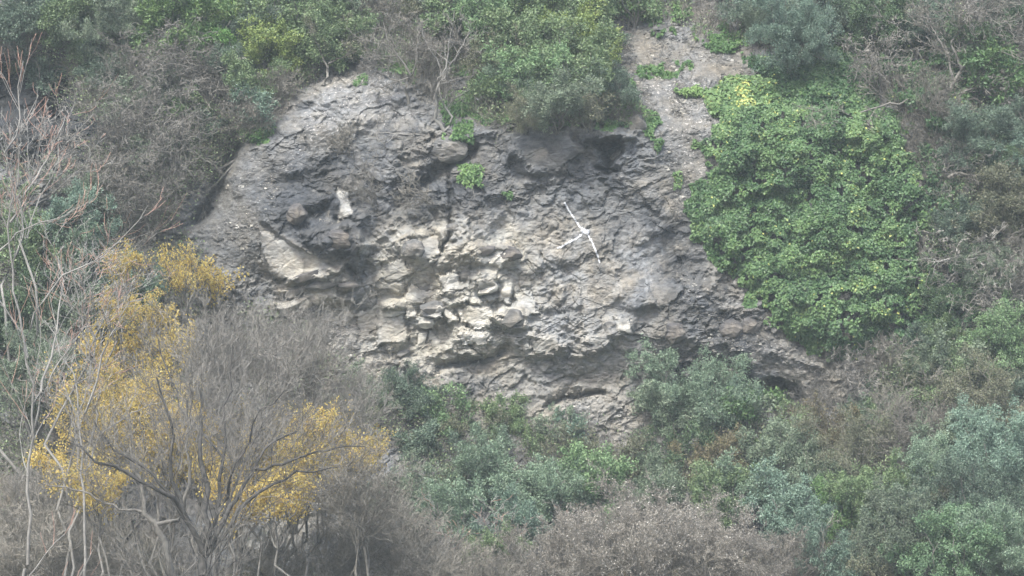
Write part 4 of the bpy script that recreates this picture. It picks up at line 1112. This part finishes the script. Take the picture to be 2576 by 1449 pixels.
# left hand middle: evergreens behind the bare trees
row('olive', 90, 480, 85, 'g', 'grey green shrub under the dark recess', H=4, dy=3)
row('green', 30, 520, 75, 'g', 'yellow green shrub at the left edge under the recess', H=4, dy=2)
row('olive', 190, 560, 80, 'g', 'bluish shrub left of the yellow shoots', H=4, tint='b')
row('green', 80, 620, 90, 'g', 'green shrub at the left edge behind pale branches', H=4)
row('olive', 230, 660, 85, 'g', 'silvery green shrub behind the yellow shoots', H=4, tint='s')
row('olive', 310, 760, 90, 'g', 'blue green shrub between the yellow columns', H=4.2, tint='b')
row('olive', 180, 800, 100, 'g', 'dark green shrub left of the yellow column', H=4.2)
row('green', 60, 800, 95, 'g', 'green shrub at the left edge behind the reddish shoots', H=4, tint='d')
row('olive', 100, 950, 110, 'g', 'grey shrub low behind the pale branches', H=4.5)
row('twiggy', 330, 650, 75, 'g', 'grey twigs behind the orange leaves', H=4)
row('olive', 560, 1210, 75, 'g', 'dark green bush glimpsed behind the big bare tree', H=3.4, tint='g', dy=4)
row('scrub', 900, 1040, 78, 'g', 'brownish shrub right of the bare grey crown', H=3)
# yellow trees
row('yellow', 310, 690, 72, 'g', 'slim yellow tree with upright leafy shoots', H=7.5, sx=.75)
row('yellow', 470, 700, 80, 'g', 'orange yellow tree against the grey rock', H=7.5, sx=.9)
row('yellow', 540, 720, 50, 'g', 'small orange crown nearest the grey rock', H=6.5)
row('yellow', 270, 900, 100, 'g', 'yellow tree below the slim one', H=6.5, sx=.8)
row('yellow', 260, 1060, 140, 'g', 'broad golden tree at the left behind the bare branches', H=6)
row('yellow', 420, 900, 95, 'g', 'orange tree half hidden by the grey bare crown', H=6, dy=-2)
row('yellow', 390, 1090, 130, 'g', 'golden tree left of the big bare trunk', H=6, dy=-3.5)
row('yellow', 740, 1180, 135, 'g', 'golden tree right of the big bare trunk', H=5.2, dy=-3.5)
row('yellow', 880, 1130, 85, 'g', 'last yellow tree before the green slope', H=4.2, dy=-2)
row('yellow', 600, 1260, 100, 'g', 'low golden tree directly behind the big bare trunk', H=4.4, dy=-3.5)
row('yellow', 500, 1130, 90, 'g', 'golden tree seen between the limbs of the big bare tree', H=5, dy=-3.5)
row('yellow', 820, 1200, 90, 'g', 'small golden tree at the right end of the yellow leaves', H=4)
row('yellow', 380, 800, 62, 'g', 'small yellow crown between the orange tree and the grey crown', H=6.5, dy=-2)
row('yellow', 290, 790, 60, 'g', 'narrow yellow crown under the slim one', H=6.5, dy=-2, sx=.8)
row('yellow', 340, 1000, 105, 'g', 'golden tree between the broad one and the grey crown', H=6, dy=-3.5)
row('yellow', 440, 1190, 95, 'g', 'low golden tree left of the big bare trunk', H=4.4, dy=-3.5)
row('yellow', 660, 1110, 95, 'g', 'golden tree above the right limbs of the big bare tree', H=5.5, dy=-2)
row('yellow', 800, 1100, 80, 'g', 'sparse golden tree under the right bare crown', H=5, dy=-3.5)
row('olive', 400, 220, 60, 'c', 'grey green shrub showing through the largest dead tangle', tilt=45)
row('olive', 320, 260, 55, 'c', 'small evergreen in the tangle beside the recess', tilt=45)
row('green', 480, 270, 52, 'c', 'small green shrub in the middle of the dead tangle', tilt=45)
row('olive', 400, 380, 50, 'c', 'small dark shrub low in the dead tangle', tilt=45)
row('olive', 250, 480, 70, 'c', 'grey green shrub below the hanging tangle', tilt=40)
row('olive', 2460, 310, 70, 'c', 'dark green shrub above the crooked brown branch', tilt=40, tint='d')
row('green', 2500, 400, 60, 'c', 'green shrub behind the crooked brown branch', tilt=40, tint='d')
row('olive', 2470, 660, 70, 'c', 'grey green shrub inside the pale dead tangle', tilt=40)
row('green', 2390, 740, 60, 'c', 'green shrub between the ivy edge and the pale tangle', tilt=40, tint='d')
row('olive', 2300, 900, 60, 'c', 'grey green shrub beside the bare brown bush', tilt=40)
row('green', 2380, 860, 60, 'c', 'green shrub under the pale dead tangle', tilt=40)
row('scrub', 2230, 30, 60, 'c', 'half bare shrub at the top edge by the dead branches', tilt=40)
row('yellow', 900, 1170, 75, 'g', 'thin golden crown at the edge of the green slope', H=4.5, dy=-3.5)
row('yellow', 250, 1230, 95, 'g', 'low golden crown among the grey thickets at the left', H=4.6, dy=-3.5)
row('yellow', 560, 1190, 95, 'g', 'golden crown between the middle limbs of the big bare tree', H=5, dy=-3.5)
row('yellow', 700, 1270, 90, 'g', 'lowest golden crown right of the dark trunk', H=4.4, dy=-3.5)
row('yellow', 140, 1180, 80, 'g', 'orange shrub like tree near the left edge', H=4.2)
# bare crowns in front
row('twiggy', 560, 900, 150, 'g', 'wide grey bare crown in front of the orange tree', H=9, dy=-1, tint='l')
row('twiggy', 740, 920, 145, 'g', 'grey bare crown in front of the left foot of the rock', H=8, dy=-1, tint='l')
row('twiggy', 860, 1050, 125, 'g', 'grey bare crown ending beside the green slope', H=6.5, dy=-1, tint='l')
row('twiggy', 620, 1080, 160, 'g', 'fine bare crown right above the big bare trunk', H=7.5, dy=-2)
row('brown', 900, 1240, 120, 'g', 'brown bare crown right of the golden tree', H=5.5, dy=-2)
row('whip', 60, 420, 150, 'g', 'pale stemmed tree with red tips rising at the left edge', H=9, dy=-2)
row('whip', 120, 720, 150, 'g', 'pale stemmed tree spreading right at the left edge', H=9.5, dy=-2, lean=8)
row('whip', 190, 930, 120, 'g', 'pale forked tree in front of the yellow column', H=8, dy=-2)
for a, k in T: plant(*a, **k)

# ------------------------------------------------------------------ trees with limbs of their own shape
def limb_tree(name, y, limbs, specs, label, cat, bark, twig, grp=None, rmin=.006, seed=1, jag=.012, leaf=None, bury=None, depth=0.5):
    rng = np.random.default_rng(seed)
    base_uv = limbs[0][0][0]
    org = P(np.array(float(base_uv[0])), np.array(float(base_uv[1])), np.array(float(y)))
    polys = []
    for uv, r0, r1 in limbs:
        n = len(uv); k = rng.uniform(-depth, depth)
        yy = [y + k * (i / (n - 1)) ** 1.3 * n / 4 for i in range(n)]
        q = [P(np.array(float(a)), np.array(float(b)), np.array(c)) - org for (a, b), c in zip(uv, yy)]
        polys.append((q, r0, r1))
    if bury:                                                    # carry the trunk down into the ground
        q0 = polys[0][0][0]
        polys.insert(0, ([q0 + np.array([0, 0, -bury]), q0 + np.array([.05, 0, -bury * .5]), q0], polys[0][1] * 1.35, polys[0][1]))
    lv = grow(rng, polys, specs, n0=12, jag=jag)
    rt = link(name, None, loc=org)
    tag(rt, label, cat, grp)
    vt, qt = tubes(lv[:1], (8,), rscale=.8)
    link('trunk', mesh_np(name + '_trunk', vt, qt, M[bark], smooth=True), rt)
    vt, qt = tubes(lv[1:2], (5,), rscale=.75)
    link('branch', mesh_np(name + '_branches', vt, qt, M[bark], smooth=True), rt)
    if len(lv) > 2:
        vt, qt = tubes(lv[2:], (3, 3, 3), rmin=rmin)
        link('twigs', mesh_np(name + '_twigs', vt, qt, M[twig]), rt)
    if leaf:
        v2, q2, t2 = leaves_on(rng, lv, (len(lv) - 1,), leaf[1], leaf[2], leaf[3], .04, True)
        link('leaves', mesh_np(name + '_leaves', v2, q2, M[leaf[0]], tint=t2), rt)
    return rt
UP = (0, 0, .5)
SP = [(9, .3, 1, .42, 34, 7, .18, UP, .19), (8, .1, 1, .5, 36, 6, .22, UP, .42), (6, .1, 1, .5, 36, 5, .24, UP, .6)]
gz = lambda u, y: None
def bury_at(u, v, y):
    q = P(np.array(float(u)), np.array(float(v)), np.array(float(y))); return float(q[2] - ground_z(q[0], q[1])) + .2
limb_tree('big_bare_tree', -21, [
    ([(510, 1449), (517, 1400), (520, 1300), (508, 1180), (502, 1080), (505, 960)], .12, .02),
    ([(517, 1400), (560, 1330), (590, 1260), (640, 1180), (665, 1130), (750, 1080)], .085, .02),
    ([(517, 1400), (600, 1290), (650, 1240), (740, 1190), (850, 1165)], .07, .015),
    ([(516, 1390), (570, 1240), (610, 1140), (640, 1060), (700, 980)], .055, .015),
    ([(514, 1395), (470, 1310), (445, 1260), (410, 1230), (300, 1190), (170, 1120)], .08, .02),
    ([(470, 1310), (430, 1240), (380, 1190), (290, 1130), (230, 1060)], .05, .018),
    ([(512, 1390), (455, 1290), (430, 1180), (430, 1060), (400, 950)], .07, .02),
    ([(640, 1180), (700, 1170), (800, 1130), (920, 1120)], .04, .015),
    ], SP[:2] + [(8, .1, 1, .5, 36, 5, .24, UP, .6)], 'big bare tree with a dark many limbed trunk in the lower left', 'tree', 'bark_dark', 'bark', 'bare trees in front', .0036, 5, bury=bury_at(510, 1449, -21), depth=.9)
limb_tree('big_bare_tree', -19, [
    ([(430, 1449), (415, 1380), (390, 1320), (368, 1290), (350, 1220), (330, 1120)], .11, .025),
    ([(390, 1320), (460, 1300), (475, 1220), (470, 1100), (480, 1000)], .06, .02),
    ([(368, 1290), (300, 1280), (220, 1240), (120, 1220)], .04, .015),
    ], SP, 'thick pale trunked tree left of the dark many limbed one', 'tree', 'bark', 'bark', 'bare trees in front', .0042, 6, bury=bury_at(430, 1449, -19), depth=.6)
limb_tree('big_bare_tree', -18, [
    ([(545, 1449), (552, 1330), (560, 1200), (562, 1080), (575, 980), (590, 880)], .07, .018),
    ([(556, 1300), (610, 1180), (650, 1090), (690, 960), (700, 860)], .045, .012),
    ([(560, 1150), (470, 1040), (420, 940), (400, 860)], .035, .012),
    ], SP, 'straight grey trunked tree right behind the dark many limbed one', 'tree', 'bark_dark', 'bark', 'bare trees in front', .0042, 7, bury=bury_at(545, 1449, -18), depth=.8)
WH = [(6, .3, 1, .4, 34, 7, .12, (0, 0, .7), .5), (4, .15, 1, .5, 34, 6, .12, (0, 0, .8), .55)]
limb_tree('pale_limbed_tree', -17, [
    ([(70, 1420), (75, 1200), (82, 1000), (60, 860), (0, 760), (-60, 700)], .045, .018),
    ([(82, 1020), (130, 900), (155, 760), (150, 640)], .04, .012),
    ([(70, 900), (20, 640), (25, 520), (50, 420), (58, 330), (95, 240)], .035, .008),
    ([(25, 560), (80, 470), (110, 420), (150, 330), (165, 290)], .035, .01),
    ([(-60, 700), (-45, 520), (0, 420), (40, 330), (56, 160)], .05, .01),
    ([(-60, 700), (0, 620), (60, 580), (170, 540), (240, 500)], .03, .008),
    ([(60, 860), (95, 770), (160, 690), (250, 660), (370, 520)], .03, .008),
    ([(78, 1100), (120, 960), (200, 840), (300, 780)], .03, .008),
    ], WH, 'tall pale limbed tree with long bare arms at the left edge', 'tree', 'bark_pale', 'red', 'pale stemmed trees with reddish shoots', .0045, 8, bury=bury_at(70, 1420, -17), depth=1.2, jag=.008)
limb_tree('pale_limbed_tree', -16, [
    ([(215, 1400), (213, 1250), (205, 1130), (200, 1000), (150, 880), (120, 800)], .04, .014),
    ([(203, 1060), (240, 980), (260, 880), (300, 800), (330, 740)], .035, .01),
    ([(211, 1190), (250, 1100), (330, 1040), (420, 1000)], .03, .008),
    ], WH, 'second pale limbed tree forking in front of the golden leaves', 'tree', 'bark_pale', 'bark_pale', 'pale stemmed trees with reddish shoots', .0045, 9, bury=bury_at(215, 1400, -16), depth=1.0, jag=.008)
yt = float(surf(1100, 318)) - .05
TW = [(7, .3, 1, .5, 45, 8, .24, (0, -.05, .25), .5), (5, .15, 1, .5, 42, 6, .26, (0, 0, .3), .55), (4, .15, 1, .5, 40, 5, .26, (0, 0, .3), .6)]
limb_tree('twisted_tree', yt - .15, [
    ([(1118, 330), (1102, 312), (1096, 290), (1098, 260), (1096, 235), (1112, 205), (1122, 160), (1130, 110)], .07, .02),
    ([(1120, 328), (1140, 300), (1118, 270), (1106, 235), (1100, 200), (1110, 190)], .04, .02),
    ([(1112, 205), (1135, 160), (1160, 120), (1185, 80)], .035, .012),
    ([(1112, 200), (1100, 150), (1070, 110), (1060, 60)], .03, .012),
    ([(1112, 330), (1070, 340), (1030, 338), (980, 335), (945, 330)], .04, .015),
    ([(1104, 212), (1150, 200), (1190, 190)], .02, .008),
    ], TW, 'small bare tree with a kinked pale trunk on the middle ledge', 'tree', 'bark_pale', 'bark', None, .006, 11, depth=.4)
limb_tree('twisted_tree', yt, [
    ([(1028, 262), (1022, 240), (1022, 212), (1034, 195), (1010, 150), (980, 110), (965, 60)], .06, .015),
    ([(1030, 196), (1000, 205), (960, 220), (930, 215)], .03, .012),
    ([(1034, 195), (1050, 150), (1045, 100), (1060, 70)], .03, .012),
    ([(1022, 212), (985, 200), (940, 175), (900, 165)], .025, .01),
    ], TW, 'bare tree left of the kinked one on the crest of the dome', 'tree', 'bark', 'bark', None, .006, 12, depth=.4)
limb_tree('leaning_tree', float(surf(812, 212)) - .1, [
    ([(812, 215), (820, 195), (825, 165), (845, 130), (870, 80)], .06, .02), ([(824, 170), (800, 120), (780, 60)], .035, .012), ([(826, 160), (870, 140), (910, 100)], .03, .012)],
    TW, 'thin tree leaning off the top left of the dome', 'tree', 'bark', 'bark', None, .005, 13, depth=.3, leaf=('scrub', 4, .05, .025))
HZ = [(9, .25, 1, .5, 32, 8, .2, (.45, -.1, .12), .5), (7, .1, 1, .5, 32, 6, .22, (.3, 0, .1), .5), (5, .1, 1, .45, 34, 5, .24, (.2, 0, .1), .6)]
yr = float(surf(2290, 240)) - .6
limb_tree('dead_tree', yr, [
    ([(2290, 262), (2330, 262), (2380, 250), (2450, 225), (2540, 200), (2600, 180)], .09, .03),
    ([(2330, 262), (2290, 255), (2240, 262), (2190, 278), (2120, 305), (2060, 320)], .05, .012),
    ([(2350, 255), (2400, 200), (2440, 150), (2500, 110), (2590, 80)], .07, .02),
    ([(2400, 205), (2380, 130), (2350, 80), (2330, 20)], .05, .015),
    ([(2370, 250), (2450, 250), (2530, 300), (2600, 310)], .05, .015),
    ([(2420, 170), (2390, 110), (2430, 50), (2500, 0)], .05, .015),
    ], HZ, 'spreading dead tree with long sideways branches in the upper right', 'tree', 'bark', 'bark_brown', None, .0065, 14, depth=.8)
limb_tree('dead_branch', float(surf(2400, 440)) - .7, [
    ([(2385, 448), (2405, 436), (2450, 440), (2500, 436), (2540, 470), (2570, 500)], .06, .02),
    ([(2500, 436), (2490, 470), (2465, 500), (2450, 520)], .03, .012),
    ], HZ[:2], 'crooked brown branch reaching out of the ivy on the right', 'branch', 'bark_brown', 'bark_brown', None, .0065, 15, depth=.4)
limb_tree('dead_branch', float(surf(2360, 700)) - .9, [
    ([(2480, 640), (2440, 655), (2400, 650), (2350, 660), (2330, 700)], .05, .012),
    ([(2440, 655), (2400, 690), (2370, 720)], .03, .012),
    ], HZ[:2], 'pale crooked branch hanging across the ivy edge', 'branch', 'bark_pale', 'bark', None, .0065, 16, depth=.3)
limb_tree('dead_branch', float(surf(1060, 480)) - .3, [
    ([(1090, 478), (1040, 482), (990, 480), (960, 498), (925, 520)], .035, .012), ([(1060, 480), (1020, 470), (1000, 430)], .02, .008)],
    [(5, .2, 1, .4, 40, 6, .22, (-.1, 0, .1), .5)], 'grey dead branch lying across the dark cleft', 'branch', 'bark', 'bark', None, .006, 17, depth=.2)
limb_tree('dead_branch', float(surf(560, 420)) - .4, [
    ([(610, 395), (560, 430), (500, 425), (430, 440), (350, 480), (280, 540)], .06, .015), ([(560, 430), (520, 400), (460, 400), (400, 430)], .035, .012),
    ([(600, 400), (540, 470), (480, 500), (400, 520), (330, 600)], .04, .012)],
    [(10, .2, 1, .4, 35, 7, .2, (-.2, 0, -.1), .5), (6, .1, 1, .4, 35, 5, .2, (-.1, 0, -.1), .5)], 'long fallen branches fanning down left from the gully', 'branch', 'bark', 'bark', None, .006, 18, depth=.5)

# ------------------------------------------------------------------ undergrowth: dead stalks and small leaves nobody could count
rng = np.random.default_rng(99)
VEG = [([(-300, 380), (150, 400), (420, 560), (560, 720), (800, 870), (960, 980), (1240, 1070), (1500, 1100), (1600, 1060), (1900, 980), (2100, 930), (2300, 850), (2900, 700), (2900, 1250), (-300, 1250)], 26000),
       ([(-300, -100), (930, -100), (900, 150), (800, 190), (640, 300), (560, 420), (400, 600), (240, 560), (200, 300), (160, 170), (-300, 180)], 30000),
       ([(900, -100), (1560, -100), (1560, 230), (1620, 320), (1250, 320), (1050, 230), (930, 130)], 16000),
       ([(1560, -100), (2900, -100), (2900, 800), (2330, 850), (2330, 500), (2150, 180), (1880, 100), (1560, 20)], 30000)]
pu, pv = map(np.concatenate, zip(*[in_poly(rng, q, n, 25) for q, n in VEG]))
pos = P(pu, pv, surf(pu, pv))
ng = 40000
gx_, gy_ = rng.uniform(-19, 19, ng), -rng.uniform(0, 1, ng) ** 1.2 * 30 + 1
pos = np.concatenate([pos, np.stack([gx_, gy_, ground_z(gx_, gy_)], -1)])
k = fbm(pos[:, 0] * .8, pos[:, 2] * .8 + pos[:, 1] * .5, 401, 4) > -.25
pos = pos[k]; n = len(pos)
d = norm(rng.normal(0, .55, (n, 3)) + np.array([0, -.45, .5]))
L = rng.uniform(.25, .9, n)
mid = pos + d * (L * .5)[:, None] + rng.normal(0, .05, (n, 3))
end = mid + norm(d + rng.normal(0, .35, d.shape)) * (L * .5)[:, None]
vt, qt = tubes([(np.stack([pos, mid, end], 1), np.stack([np.full(n, .007), np.full(n, .005), np.full(n, .003)], 1))], (3,))
nl = 4
lp = (pos[:, None] + (end - pos)[:, None] * rng.uniform(.2, 1, (n, nl, 1)) + rng.normal(0, .07, (n, nl, 3))).reshape(-1, 3)
ok = np.repeat(fbm(pos[:, 0] * .5 + 9, pos[:, 2] * .5, 405, 3) > -.1, nl)
lp = lp[ok]
v2, q2, _ = leaf_geo(rng, lp, rng.normal(0, .7, lp.shape), rng.normal(0, .5, lp.shape) + np.array([0, -.5, .6]), .07, .045)
tt = np.concatenate([np.repeat(rng.random(len(lp)), 4), np.zeros(len(vt))])
mi = np.concatenate([(rng.random(len(q2)) < .35).astype(np.int32) * 2, np.ones(len(qt), np.int32)])
tag(link('undergrowth', mesh_np('undergrowth', np.concatenate([v2, vt]), np.concatenate([q2, qt + len(v2)]), [M['green'], M['bark_brown'], M['scrub']], tint=tt, mat_idx=mi)),
    'low tangle of dead stalks and small leaves under the shrubs', 'undergrowth', kind='stuff')

# ------------------------------------------------------------------ haze
hv = np.array([(x, y, z) for x in (-330, 330) for y in (-340, 45) for z in (-18, 78)], float)
hq = [(0, 1, 3, 2), (4, 6, 7, 5), (0, 4, 5, 1), (2, 3, 7, 6), (0, 2, 6, 4), (1, 5, 7, 3)]
hm = bpy.data.materials.new('haze'); hm.use_nodes = True
hm.node_tree.nodes.remove(hm.node_tree.nodes['Principled BSDF'])
pvn = hm.node_tree.nodes.new('ShaderNodeVolumePrincipled')
pvn.inputs['Color'].default_value = (.82, .95, .99, 1)
pvn.inputs['Density'].default_value = HAZE
hm.node_tree.links.new(pvn.outputs[0], hm.node_tree.nodes['Material Output'].inputs['Volume'])
if HAZE > 0: tag(link('haze', mesh_np('haze', hv, hq, hm)), 'thin bluish haze in the valley air', 'haze', kind='stuff')
